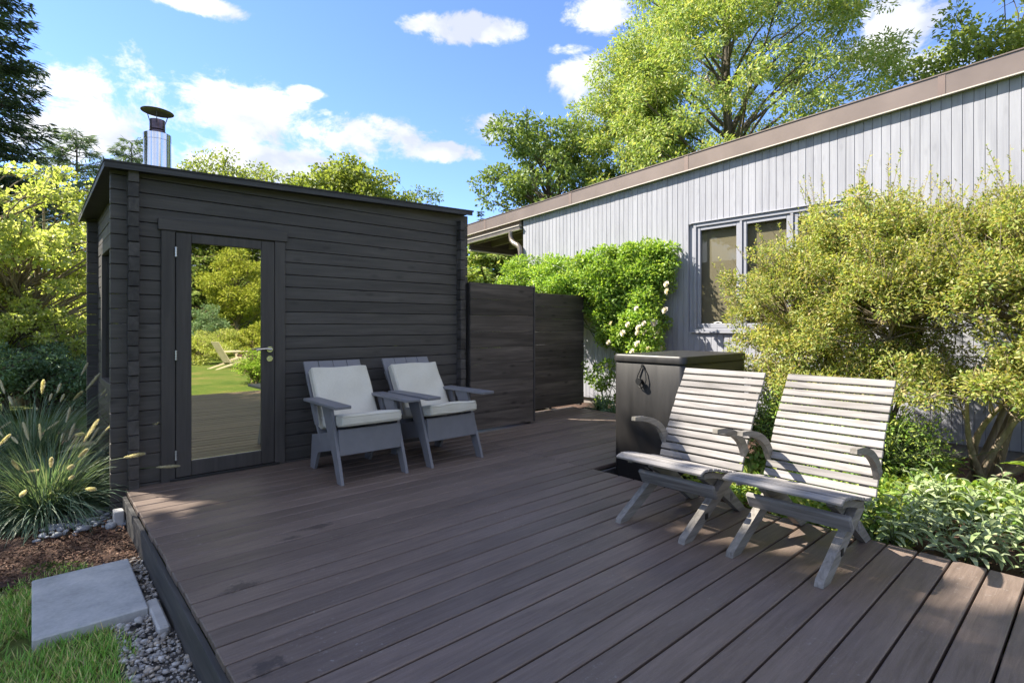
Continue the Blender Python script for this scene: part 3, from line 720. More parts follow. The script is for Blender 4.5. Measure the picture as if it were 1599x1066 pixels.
smooth_by_angle(MB().tube(cord, 0.0045, 7).build('bungee_loop', 'black', cab, off=CB))
smooth_by_angle(MB().tube([(BX0 - .002, yk - .012, .88), (BX0 - .014, yk - .012, .88)], 0.012, 10).build('loop_anchor', 'black', cab, off=CB))
vv = MB().tube([(BX0 - .0005, 2.50, .015), (BX0 - .05, 2.50, .015)], .02, 12).tube([(BX0 - .05, 2.50, .015), (BX0 - .085, 2.49, -.02)], .016, 12).tube([(BX0 - .045, 2.50, .03), (BX0 - .045, 2.50, .055)], .009, 8).tube([(BX0 - .06, 2.47, .056), (BX0 - .03, 2.53, .058)], .008, 8)
smooth_by_angle(vv.build('drain_valve', 'black', cab, off=CB))

# ------------------------------------------------------------------ slatted teak chairs
def path_strip(pts, w0, w1=None):
    """a closed outline round a 2D centre line"""
    w1 = w0 if w1 is None else w1; n = len(pts); L_, R_ = [], []
    for i, p in enumerate(pts):
        a = pts[max(i - 1, 0)]; b = pts[min(i + 1, n - 1)]
        dx, dz = b[0] - a[0], b[1] - a[1]; l = math.hypot(dx, dz); nx, nz_ = -dz / l, dx / l
        w = (w0 + (w1 - w0) * i / (n - 1)) / 2
        L_.append((p[0] + nx * w, p[1] + nz_ * w)); R_.append((p[0] - nx * w, p[1] - nz_ * w))
    return L_ + R_[::-1]
def smooth_curve(pts, n=14):
    P = [Vector((p[0], 0, p[1])) for p in pts]; out = []
    P = [2 * P[0] - P[1]] + P + [2 * P[-1] - P[-2]]
    m = len(P) - 3
    for i in range(n + 1):
        t = i / n * m; k = min(int(t), m - 1); t -= k
        a, b, c, d = P[k:k + 4]
        q = 0.5 * ((2 * b) + (c - a) * t + (2 * a - 5 * b + 4 * c - d) * t * t + (3 * b - a - 3 * c + d) * t ** 3)
        out.append((q.x, q.z))
    return out
def slat_along(parent, prof, n, width, thick, y0, y1, name, rs):
    """n slats laid across a profile curve (x,z), spanning y0..y1"""
    pts = smooth_curve(prof, 60); cum = [0]
    for a, b in zip(pts[:-1], pts[1:]): cum.append(cum[-1] + math.hypot(b[0] - a[0], b[1] - a[1]))
    tot = cum[-1]
    for i in range(n):
        s_ = (i + 0.5) / n * tot
        k = max(j for j in range(len(cum)) if cum[j] <= s_); k = min(k, len(pts) - 2)
        t = (s_ - cum[k]) / (cum[k + 1] - cum[k]); px = pts[k][0] + (pts[k + 1][0] - pts[k][0]) * t; pz = pts[k][1] + (pts[k + 1][1] - pts[k][1]) * t
        dx, dz = pts[k + 1][0] - pts[k][0], pts[k + 1][1] - pts[k][1]; l = math.hypot(dx, dz); ux, uz = dx / l, dz / l
        T = lambda p, px=px, pz=pz, ux=ux, uz=uz: Vector((px + p.x * ux - p.z * uz, p.y, pz + p.x * uz + p.z * ux))
        j = rs.uniform(-0.003, 0.003)
        MB().cbox(-width / 2, width / 2, y0 + j, y1 + j, 0, thick, 0.003, T).build(name, 'teak', parent)
def slat_chair(label, loc, rz, seed):
    c = thing('slatted_chair', label, 'chair', loc, rz, 'weathered slatted chairs on the deck')
    rs = random.Random(seed)
    slat_along(c, [(-.345, .366), (-.32, .378), (-.27, .382), (-.18, .370), (-.08, .345), (0.0, .325), (.075, .312)], 9, .0415, .017, -.29, .29, 'seat_slat', rs)
    slat_along(c, [(.155, .305), (.20, .40), (.29, .56), (.40, .74), (.50, .895)], 13, .0425, .017, -.29, .29, 'back_slat', rs)
    for s in (-1, 1):
        y = lambda a, b: (min(s * a, s * b), max(s * a, s * b))
        ya, yb = y(.195, .235)
        # front leg, a stout straight plank with a cut foot
        MB().prism([(-.425, .0), (-.335, .0), (.155, .245), (.125, .285), (.08, .292), (-.41, .028)], 1, ya, yb).build('leg', 'teakx', c)
        MB().prism(path_strip(smooth_curve([(.185, .300), (.238, .395), (.330, .55), (.438, .728), (.533, .872)]), .042, .032), 1, *y(.197, .233)).build('back_rail', 'teakx', c)
        MB().prism([(.42, 0), (.33, 0), (.08, .17), (-.14, .30), (-.12, .335), (.02, .29), (.14, .225)], 1, *y(.150, .190)).build('leg', 'teakx', c)
        MB().prism(path_strip(smooth_curve([(-.255, .350), (-.20, .347), (-.12, .333), (-.03, .308), (.05, .292)]), .030, .036), 1, *y(.2365, .262)).build('seat_rail', 'teakx', c)
        arm = path_strip(smooth_curve([(-.170, .600), (-.06, .588), (.06, .553), (.15, .495), (.205, .415)]), .024, .060)
        MB().prism(arm, 1, *y(.266, .296)).build('armrest', 'teakx', c)
        MB().cbox(-.20, -.165, s * .2365 - .0012, s * .2365 + .0012, .085, .12, .0005).build('bolt_cover', 'black', c)
    T = lambda p: Vector((p.x * .86 - p.z * .51 - .115, p.y, p.x * .51 + p.z * .86 + .228))
    MB().cbox(-.018, .014, -.262, .262, -.045, .05, .009, T).build('front_stretcher', 'teak', c)
    MB().cbox(.20, .228, -.195, .195, .10, .15, .004).build('rear_stretcher', 'teak', c)
    return c
slat_chair('weathered grey slatted chair next to the black cabinet', (3.10, 1.81, 0), R(0), 1)
slat_chair('weathered grey slatted chair beside the sage plants, nearer the camera', (3.13, 1.115, 0), R(-1.0), 2)

# ------------------------------------------------------------------ grey lounge chairs with cushions
def cushion_mesh(w, l, t, seed, name):
    rg = np.random.RandomState(seed)
    n = 26; u = np.linspace(-1, 1, n)
    U, V_ = np.meshgrid(u, u)
    def sq(a): return np.sign(a) * (1 - (1 - np.abs(a)) ** 1.6)
    X = sq(U) * w / 2; Y = sq(V_) * l / 2
    # round the corners in plan
    rr_ = np.maximum(np.abs(U), np.abs(V_))
    edge = (1 - np.abs(U) ** 9) * (1 - np.abs(V_) ** 9)
    H = t / 2 * (0.62 + 0.38 * np.clip(edge, 0, 1) ** 0.6) * np.where(rr_ > 0.999, 0.62 / 0.62, 1)
    wob = sum(rg.uniform(.3, 1) * np.sin(rg.uniform(-7, 7) * U + rg.uniform(-7, 7) * V_ + rg.uniform(0, 6)) for _ in range(6)) * 0.0032
    cr_ = (np.abs(U) > .93) & (np.abs(V_) > .93)
    X = np.where(cr_, X * .985, X); Y = np.where(cr_, Y * .985, Y)
    top = np.stack([X, Y, H + wob], -1).reshape(-1, 3); bot = np.stack([X, Y, -H], -1).reshape(-1, 3)
    mid = []
    i = np.arange(n * n).reshape(n, n)
    q = [np.stack([i[:-1, :-1], i[:-1, 1:], i[1:, 1:], i[1:, :-1]], -1).reshape(-1, 4)]
    q.append(q[0][:, ::-1] + n * n)
    ring = np.concatenate([i[0, :-1], i[:-1, -1], i[-1, :0:-1], i[:0:-1, 0]])
    # side wall with a bulge: one extra ring in the middle
    rv = top[ring] * 0.5 + bot[ring] * 0.5
    rv[:, 0] *= 1.016; rv[:, 1] *= 1.016
    o = 2 * n * n; k = len(ring); a = np.arange(k); b = (a + 1) % k
    q.append(np.stack([ring[b], ring[a], o + a, o + b], -1)); q.append(np.stack([o + b, o + a, ring[a] + n * n, ring[b] + n * n], -1))
    V = np.concatenate([top, bot, rv]); Q = np.concatenate(q)
    me = np_mesh(name, V, Q, 'cushion', True)
    pip = [tuple(top[r_] + np.array([0, 0, -0.003])) for r_ in ring]
    return me, pip + [pip[0]]
def cushion(name, label, cat, w, l, t, M4, seed):
    me, pip = cushion_mesh(w, l, t, seed, name)
    o = link(name, me); o.matrix_world = M4
    tag(o, label, cat, 'pale cushions on the grey lounge chairs')
    smp = MB().tube(pip, 0.0045, 6, False).build('piping', 'cushion', o, True)
    smp2 = MB().tube([(p[0], p[1], -p[2]) for p in pip], 0.0045, 6, False).build('piping', 'cushion', o, True)
    return o
def lounge_chair(label, which, loc, rz, seed):
    c = thing('lounge_chair', label, 'chair', loc, rz, 'grey lounge chairs by the sauna wall')
    for s in (-1, 1):
        y = lambda a, b: (min(s * a, s * b), max(s * a, s * b))
        MB().prism([(-.345, 0), (-.265, 0), (-.19, .16), (.065, .583), (-.125, .583)], 0, *y(.262, .286)).build('front_leg', 'polygrey', c)
        MB().prism([(-.235, .395), (-.225, .25), (.20, .155), (.285, 0), (.375, 0), (.335, .285), (.25, .30)], 0, *y(.236, .2605)).build('rear_leg', 'polygrey', c)
        a0, a1 = y(.232, .362)
        MB().cbox(a0, a1, -.405, .255, .585, .609, .004).build('armrest', 'polygrey', c)
        MB().prism([(.10, .40), (.13, .40), (.25, .584), (.15, .584)], 0, *y(.290, .312)).build('arm_support', 'polygrey', c)
    T = lambda p: Vector((p.x, p.y - 0.12 * (p.z - .30), p.z))
    MB().cbox(-.2605, .2605, -.262, -.237, .205, .402, .003, lambda p: Vector((p.x, p.y + .10 * (p.z - .205), p.z))).build('front_apron', 'polygrey', c)
    for i in range(4):
        z = .385 - i * .026; y0 = -.225 + i * .112
        MB().cbox(-.234, .234, y0, y0 + .105, z - .024, z, .003, None).build('seat_slat', 'polygrey', c)
    ang = math.atan2(.40, .64); ca, sa = math.cos(ang), math.sin(ang)
    Tb = lambda p: Vector((p.x, .135 + p.y * ca + p.z * sa, .245 - p.y * sa + p.z * ca))
    for i in range(4):
        x0 = -.262 + i * .1315
        MB().cbox(x0, x0 + .1275, -.0, .022, 0, .765, .003, Tb).build('back_slat', 'polygrey', c)
    for z in (.12, .55):
        MB().cbox(-.255, .255, .0225, .047, z, z + .09, .003, Tb).build('back_rail', 'polygrey', c)
    W = Matrix.Translation(loc) @ Matrix.Rotation(rz, 4, 'Z')
    seat = W @ Matrix.Translation((0, -.035, .438)) @ Matrix.Rotation(R(-9), 4, 'X')
    cushion('seat_cushion', 'thick pale cushion on the seat of the grey chair ' + which, 'cushion', .505, .50, .098, seat, seed)
    back = W @ Matrix.Translation(Tb(Vector((0.004, -.062, .375)))) @ Matrix.Rotation(R(90) - ang + R(1), 4, 'X')
    cushion('back_cushion', 'pale cushion propped against the backrest of the grey chair ' + which, 'cushion', .505, .535, .105, back, seed + 10)
    return c
lounge_chair('slate grey lounge chair with pale cushions beside the glass door', 'beside the glass door', (2.035, 4.215, 0), R(-1.5), 1)
lounge_chair('slate grey lounge chair with pale cushions nearer the fence', 'nearer the fence', (2.81, 4.205, 0), R(1.0), 2)

# ------------------------------------------------------------------ stone slab, blocks
b = MB().cbox(0.0, 0.425, 3.13, 3.87, -0.06, 0.0, 0.006)
rg = np.random.RandomState(3)
o = b.build('stone_slab', 'stone'); o.location = (0.0, 0.0, -0.160)
tag(o, 'rectangular grey bluestone slab laid in the lawn beside the deck', 'paving slab')
o = MB().cbox(-.03, .03, -.045, .045, -.16, .0, .006).build('corner_block', 'conc'); o.location = (0.455, 4.66, -0.085)
tag(o, 'small pale concrete block at the deck corner by the grasses', 'block')
o = MB().cbox(-.025, .025, -.17, .17, -.14, .0, .008).build('footing_block', 'conc'); o.location = (0.452, 3.06, -0.168)
tag(o, 'long pale concrete footing against the deck side among gravel', 'block')

# rocks
import bmesh
def ico(sub=1):
    bm = bmesh.new(); bmesh.ops.create_icosphere(bm, subdivisions=sub, radius=1); v = np.array([tuple(x.co) for x in bm.verts]); f = np.array([[l.index for l in fc_.verts] for fc_ in bm.faces]); bm.free(); return v, f
ICO = {1: ico(1), 2: ico(2)}
def rocks(name, P, S, m, seed, flat=0.65, jag=0.28, sub=2):
    IV, IF = ICO[sub]
    rg = np.random.RandomState(seed); Vs, Fs = [], []
    for i, (p, s) in enumerate(zip(P, S)):
        d = rg.normal(size=(5, 3)); d /= np.linalg.norm(d, axis=1)[:, None]
        v = IV.copy(); 
        for dd in d:
            h = rg.uniform(0.45, 0.85); pr = v @ dd; over = np.maximum(pr - h, 0); v -= over[:, None] * dd[None] * (jag / 0.28)
        v *= np.array([1, rg.uniform(.6, .95), flat * rg.uniform(.7, 1.2)]); t = rg.uniform(0, 6.28)
        c_, s_ = math.cos(t), math.sin(t); v = v @ np.array([[c_, -s_, 0], [s_, c_, 0], [0, 0, 1]]).T
        tl = rg.uniform(-.5, .5); c_, s_ = math.cos(tl), math.sin(tl); v = v @ np.array([[1, 0, 0], [0, c_, -s_], [0, s_, c_]]).T
        Vs.append(v * s + p); Fs.append(IF + i * len(IV))
    return stuff(link(name, np_mesh(name, np.concatenate(Vs), np.concatenate(Fs), m)))
rg = np.random.RandomState(11)
n = 3600
P = np.stack([rg.uniform(.28, .49, n), rg.uniform(.8, 3.93, n), np.full(n, GZ + .018) + rg.uniform(0, .018, n)], -1)
fb = (P[:, 0] > .425) & (P[:, 1] > 2.88) & (P[:, 1] < 3.24)
P = P[~fb]; S = np.exp(rg.normal(-4.75, .55, len(P))); S = np.clip(S, .004, .036)
P[:, 0] -= (P[:, 0] < .43) * ((P[:, 1] > 3.1) & (P[:, 1] < 3.9)) * 0
keep = ~((P[:, 0] < .44) & (P[:, 1] > 3.11) & (P[:, 1] < 3.89) & (P[:, 0] < .435))
g_ = rocks('gravel', P[keep], S[keep], 'gravel', 12, .6, .42, 1); g_['label'] = 'loose grey gravel along the deck side'
n = 260
P = np.stack([rg.uniform(.02, .50, n), rg.uniform(4.62, 5.5, n), np.full(n, GZ + .03) + rg.uniform(0, .03, n)], -1)
g_ = rocks('river_pebbles', P, np.clip(np.exp(rg.normal(-3.75, .3, n)), .012, .045), 'river', 13, .55, .12); g_['label'] = 'dark rounded pebbles below the sauna corner'
n = 130
P = np.stack([rg.uniform(3.57, 3.74, n), rg.uniform(2.1, 2.92, n), np.full(n, -.115) + rg.uniform(0, .02, n)], -1)
g_ = rocks('cutout_pebbles', P, np.clip(np.exp(rg.normal(-4.0, .3, n)), .01, .03), 'gravel', 14, .7, .2); g_['label'] = 'pale pebbles in the gap round the cabinet'

# bark chips
def chips(name, x0, x1, y0, y1, z, n, seed, lab):
    rg = np.random.RandomState(seed)
    P = np.stack([rg.uniform(x0, x1, n), rg.uniform(y0, y1, n), z + rg.uniform(0, .022, n)], -1)
    t = rg.uniform(0, 6.28, n); D = np.stack([np.cos(t), np.sin(t), rg.normal(0, .35, n)], -1)
    N = np.stack([rg.normal(0, .4, n), rg.normal(0, .4, n), np.ones(n)], -1)
    o = stuff(link(name, leaf_mesh(name, P, D, N, rg.uniform(.015, .045, n), rg.uniform(.006, .014, n), 'chips', .2))); o['label'] = lab
chips('bark_chips', -1.2, .47, 3.85, 5.0, GZ + .022, 9000, 21, 'reddish bark mulch chips below the grasses')
chips('bed_bark_chips', 3.6, 6.9, -1.0, 2.9, -.10, 9000, 22, 'bark mulch under the big shrub')

# ------------------------------------------------------------------ vegetation generators
def twig_tubes(mb, a, b, r0, r1, rg, n=6, sag=0.0, k=5):
    a = np.array(a, float); b = np.array(b, float); l = np.linalg.norm(b - a)
    off = rg.normal(0, .06 * l, 3); pts = []
    for i in range(n):
        t = i / (n - 1); p = a + (b - a) * t + off * math.sin(math.pi * t) + np.array([0, 0, sag * l * math.sin(math.pi * t)])
        pts.append(tuple(p))
    mb.tube(pts, [r0 + (r1 - r0) * i / (n - 1) for i in range(n)], k, False)
    return pts
def clump_leaves(C, Rr, n_each, rg, L, W, flat=0.6, up=0.6, center=None, spread=1.0, droop=0.0):
    Ps, Ds, Ns = [], [], []
    for c, r in zip(C, Rr):
        n = max(3, int(n_each * (r / np.mean(Rr)) ** 2))
        d = unit(rg.normal(size=(n, 3))); rad = rg.uniform(.15, 1, n)[:, None] ** .55
        p = d * rad * np.array([r, r, r * flat]) * spread
        Ps.append(c + p)
        D = d * 0.9 + rg.normal(0, .6, (n, 3)); D[:, 2] -= droop
        Ds.append(D)
        N = rg.normal(0, .55, (n, 3)) + d * .5; N[:, 2] += up
        Ns.append(N)
    P = np.concatenate(Ps); n = len(P)
    return P, np.concatenate(Ds), np.concatenate(Ns), L * rg.uniform(.65, 1.25, n), W * rg.uniform(.7, 1.2, n)
def broad_tree(name, label, loc, h, base, rx, nclump, cr, leaves, L, W, m, seed, trunk_r=.16, bark='bark', hz=None, cat='tree', lean=(0, 0), group=None, fill=.45, top=0.0, stems=1, flat=.6, droop=0.0, limbs=1.0):
    rg = np.random.RandomState(seed)
    t = thing(name, label, cat, loc, 0, group)
    cz = (base + h) / 2; hz = (h - base) / 2 if hz is None else hz
    lob = unit(rg.normal(size=(9, 3))); amp = rg.uniform(-.28, .25, 9)
    d = unit(rg.normal(size=(nclump, 3)))
    f = 1 + (np.maximum(d @ lob.T, 0) ** 3 * amp).sum(1)
    rad = (rg.uniform(fill ** 2, 1, nclump) ** .5) * f
    C = d * rad[:, None] * np.array([rx, rx, hz]); C[:, 2] += cz
    C[:, 0] += lean[0] * C[:, 2] / h; C[:, 1] += lean[1] * C[:, 2] / h
    Rr = cr * rg.uniform(.6, 1.35, nclump)
    P, D, N, LL, WW = clump_leaves(C, Rr, leaves / nclump, rg, L, W, flat, .6, droop=droop)
    tb = MB()
    for s_ in range(stems):
        ox, oy = (rg.uniform(-1, 1, 2) * min(.2, rx * .13) if stems > 1 else (0, 0))
        pts = []
        for i in range(9):
            q = i / 8; pts.append((ox * (1 + 3 * q) + lean[0] * q + .05 * rx * math.sin(3 * q + seed), oy * (1 + 3 * q) + lean[1] * q + .05 * rx * math.cos(2.5 * q + seed), (h * .86) * q))
        tb.tube(pts, [trunk_r * (1.25 if i == 0 else 1) * (1 - .85 * i / 8) for i in range(9)], 9, False)
    tp = np.array(pts)
    for c in C:
        if rg.uniform() > limbs: continue
        r0 = math.hypot(c[0], c[1]); za = max(base * .75, c[2] - .55 * r0 - .1 * hz); za = min(za, h * .8)
        k = np.interp(za, tp[:, 2], np.arange(9)); i = min(int(k), 7); a = tp[i] + (tp[i + 1] - tp[i]) * (k - i)
        rr_ = trunk_r * (1 - .85 * k / 8) * .42
        pp = twig_tubes(tb, a, c, max(rr_, .012), .006 + L * .03, rg, 6, .07)
        for _ in range(2):
            e = c + rg.normal(0, cr * .6, 3); twig_tubes(tb, pp[-2], e, .008 + L * .03, .004, rg, 3)
    tb.build('trunk', bark, t, True)
    link('crown', leaf_mesh('crown', P, D, N, LL, WW, m), t)
    return t
def conifer(name, label, loc, h, base, rmax, levels, nb, L, W, m, seed, trunk_r=.2, power=.8, droop=.25, upturn=.15, dens=1.0, bark='bark', group=None, irregular=.3, cat='tree'):
    rg = np.random.RandomState(seed); t = thing(name, label, cat, loc, 0, group)
    tb = MB(); tb.tube([(0, 0, i * h * .99 / 8) for i in range(9)], [trunk_r * (1 - .97 * i / 8) + .01 for i in range(9)], 9, False)
    Ps, Ds, Ns = [], [], []
    for li in range(levels):
        q = (li + rg.uniform(0, .8)) / levels; z = base + (h - base) * q; Rz = rmax * max(.03, (1 - q)) ** power
        for bi in range(nb):
            az = rg.uniform(0, 6.283); ln = Rz * rg.uniform(1 - irregular, 1.08)
            if ln < .12: ln = .12
            dirn = np.array([math.cos(az), math.sin(az), 0]); side = np.array([-math.sin(az), math.cos(az), 0])
            npt = 7; pts = []
            for i in range(npt):
                s_ = i / (npt - 1); pts.append(dirn * ln * s_ + np.array([0, 0, z - droop * ln * math.sin(s_ * 1.9) + upturn * ln * s_ ** 3]) + side * ln * .06 * math.sin(3 * s_ + az))
            pts = np.array(pts); tb.tube([tuple(p) for p in pts], [max(.006, .022 * ln * (1 - .85 * i / 6)) for i in range(npt)], 4, False)
            ns = max(5, int(ln / L * 9 * dens)); s_ = rg.uniform(.18, 1, ns) ** .8
            idx = s_ * (npt - 1); i0 = np.minimum(idx.astype(int), npt - 2); fr = (idx - i0)[:, None]
            p = pts[i0] * (1 - fr) + pts[i0 + 1] * fr
            wd_ = (1 - s_) * ln * .33 + .05 * ln; sg = rg.choice([-1, 1], ns); dist = rg.uniform(0, 1, ns) ** .7 * wd_
            p = p + side * (sg * dist)[:, None] + np.stack([rg.normal(0, .02, ns), rg.normal(0, .02, ns), -dist * .35 * rg.uniform(.2, 1, ns)], -1) + rg.normal(0, .02 * ln, (ns, 3))
            D = dirn * .8 + side * (sg * rg.uniform(.3, 1.2, ns))[:, None] + rg.normal(0, .3, (ns, 3)); D[:, 2] -= .35
            N = rg.normal(0, .4, (ns, 3)); N[:, 2] += 1
            Ps.append(p); Ds.append(D); Ns.append(N)
    P = np.concatenate(Ps); n = len(P)
    tb.build('trunk', bark, t, True)
    link('crown', leaf_mesh('crown', P, np.concatenate(Ds), np.concatenate(Ns), L * rg.uniform(.7, 1.3, n), W * rg.uniform(.7, 1.3, n), m, .15), t)
    return t
def at(u, tt):                       # a place on the ground seen at column u, tt metres ahead
    a = (u - CX) / F_PX
    return (tt * (FW[0] + a * RT[0]), tt * (FW[1] + a * RT[1]))

# ------------------------------------------------------------------ background trees
x, y = at(-45, 15); conifer('spruce_tree', 'tall dark spruce at the upper left edge', (x, y, GZ), 15, 1.5, 3.1, 46, 9, .24, .06, 'L_spruce', 31, .26, .75, .28, .12, 1.5)
x, y = at(35, 9.8); broad_tree('maple_tree', 'lime green leafy tree with pale trunk left of the sauna', (x, y, GZ), 4.35, .75, 2.15, 190, .24, 24000, .080, .058, 'L_maple', 32, .10, 'barkpale', fill=.25, stems=3)
x, y = at(120, 30); conifer('pine_tree', 'soft blue green pine behind the spruce, left of the flue', (x, y, GZ), 12.4, 2.5, 3.2, 28, 8, .42, .06, 'L_pine', 33, .25, .45, -.1, .25, 1.6)
x, y = at(205, 34); conifer('pine_tree', 'soft blue green pine showing directly behind the sauna roof corner', (x, y, GZ), 13.2, 3, 2.8, 28, 8, .42, .06, 'L_pine', 34, .25, .45, -.1, .25, 1.6)
x, y = at(352, 26); broad_tree('locust_tree', 'thin yellow green tree above the sauna roof right of the flue', (x, y, GZ), 9.7, 4, 3.3, 95, .62, 11000, .17, .09, 'L_round', 35, .2, fill=.4)
x, y = at(545, 24); broad_tree('round_tree', 'dense rounded yellow green tree above the middle of the sauna roof', (x, y, GZ), 9.0, 3, 3.0, 170, .62, 30000, .16, .12, 'L_round', 36, .25, fill=.55)
x, y = at(652, 27); broad_tree('birch_tree', 'sparse small treetop right of the rounded tree', (x, y, GZ), 9.0, 5.5, .95, 22, .4, 900, .15, .1, 'L_oak', 37, .08, fill=.2)
x, y = at(751, 40); conifer('distant_spruce', 'narrow distant spruce spire behind the roof end', (x, y, GZ), 10.2, 3, 1.0, 26, 7, .3, .1, 'L_spruce', 38, .15, .9, .1, .1, 1.4)
x, y = at(764, 41); conifer('distant_spruce', 'narrower distant spruce spire just right of its taller twin', (x, y, GZ), 9.9, 3, .7, 24, 6, .3, .1, 'L_spruce', 39, .15, .9, .1, .1, 1.2)
x, y = at(858, 21); broad_tree('oak_tree', 'open crowned oak rising behind the grey house roof', (x, y, GZ), 10.5, 3.0, 3.1, 135, .55, 20000, .16, .10, 'L_oak', 40, .2, fill=.35)
x, y = at(1140, 18); broad_tree('cedar_tree', 'huge golden green feathery cedar towering over the house', (x, y, GZ), 18.5, .5, 4.35, 820, .5, 165000, .14, .052, 'L_hem', 41, .26, fill=.5, flat=.6, droop=.3, limbs=.12)
x, y = at(985, 19.5); broad_tree('cedar_tree', 'smaller golden green cedar merging into the left of the huge one', (x, y, GZ), 12.5, .5, 2.3, 280, .45, 60000, .14, .05, 'L_hem', 42, .18, fill=.5, flat=.6, droop=.3, limbs=.2)
x, y = at(1575, 17); broad_tree('ash_tree', 'pale green broadleaf tree above the roof at the right edge', (x, y, GZ), 12.2, 6.0, 3.0, 110, .6, 17000, .15, .10, 'L_round', 43, .25, fill=.4)
x, y = at(765, 19); conifer('hemlock_tree', 'green hemlock filling the gap under the house eave', (x, y, GZ), 5.2, .3, 2.4, 30, 11, .24, .08, 'L_hem', 44, .16, .5, .15, .1, 1.4)
x, y = at(700, 24); conifer('hemlock_tree', 'darker hemlock behind the sauna and the first fence panel', (x, y, GZ), 5.6, .3, 2.6, 28, 10, .26, .09, 'L_pine', 45, .16, .5, .15, .1, 1.3)
# the tree that shades the deck and the lawn, out of the frame to the left
broad_tree('shade_tree', 'large leafy shade tree on the lawn left of the deck, outside the picture', (-7.16, 9.48, GZ), 14.2, 4.6, 3.2, 330, .8, 36000, .22, .17, 'L_oak', 46, .3, fill=.1)
broad_tree('shade_tree', 'smaller leafy shade tree between the large one and the deck, outside the picture', (-4.60, 7.75, GZ), 11.3, 6.0, 1.85, 215, .5, 23000, .2, .16, 'L_oak', 47, .2, fill=.1)

broad_tree('shade_tree', 'slender leafy tree added to shade the middle of the deck, outside the picture', (-1.93, 8.4, GZ), 8.5, 5.4, .95, 130, .34, 14000, .16, .12, 'L_oak', 48, .12, fill=.1)  # unseen, added and sized so its crown shades the sunlit band across the deck

broad_tree('shade_tree', 'leafy tree added to shade the fountain grasses, outside the picture', (-3.87, 11.05, GZ), 7.2, 4.7, 1.15, 110, .34, 12000, .16, .12, 'L_oak', 49, .12, fill=.1)  # unseen, put in to take direct sun off the fountain grasses

# bushes at the left, below the lime tree
def bush(name, label, loc, rx, h, n, L, W, m, seed, bark='bark', base=.05, cat='shrub', nclump=60, cr=.22, group=None):
    return broad_tree(name, label, loc, h, base, rx, nclump, cr, n, L, W, m, seed, .03, bark, cat=cat, fill=.4, stems=3, group=group)
x, y = at(-10, 8.2); bush('evergreen_bush', 'dark evergreen bush at the left edge behind the grasses', (x, y, GZ), 1.0, 1.25, 9000, .06, .03, 'L_dark', 51)
x, y = at(70, 8.8); bush('evergreen_bush', 'dark evergreen bush under the lime green tree', (x, y, GZ), .85, 1.15, 8000, .06, .03, 'L_dark', 52)
x, y = at(135, 9.6); bush('evergreen_bush', 'dark glossy bush against the rear sauna corner', (x, y, GZ), .75, 1.15, 7000, .06, .03, 'L_dark', 53)
x, y = at(15, 9.0); bush('flowering_bush', 'light green bush between the lime tree and the dark bushes', (x, y, GZ), 1.1, 1.95, 8000, .07, .045, 'L_maple', 54, base=.7, nclump=70, cr=.18)
x, y = at(110, 11.5); bush('flowering_bush', 'light green bush behind the pale trunk', (x, y, GZ), 1.2, 2.1, 8000, .08, .05, 'L_maple', 55, base=.3, nclump=90)
# far woodland all round
rg = np.random.RandomState(60)
n = 42000; th = rg.uniform(0, 6.283, n); rr_ = rg.uniform(46, 62, n)
hh = (5.0 + 1.6 * np.sin(th * 7 + 1) + 1.2 * np.sin(th * 17)) * rg.uniform(0, 1, n) ** .8
P = np.stack([rr_ * np.cos(th), rr_ * np.sin(th), GZ + hh], -1)
D = rg.normal(size=(n, 3)); N = rg.normal(size=(n, 3)) + np.array([0, 0, .6])
o = stuff(link('far_woodland', leaf_mesh('far_woodland', P, D, N, rg.uniform(.5, 1.0, n), rg.uniform(.4, .7, n), 'L_far'))); o['label'] = 'far belt of woodland all round the garden'

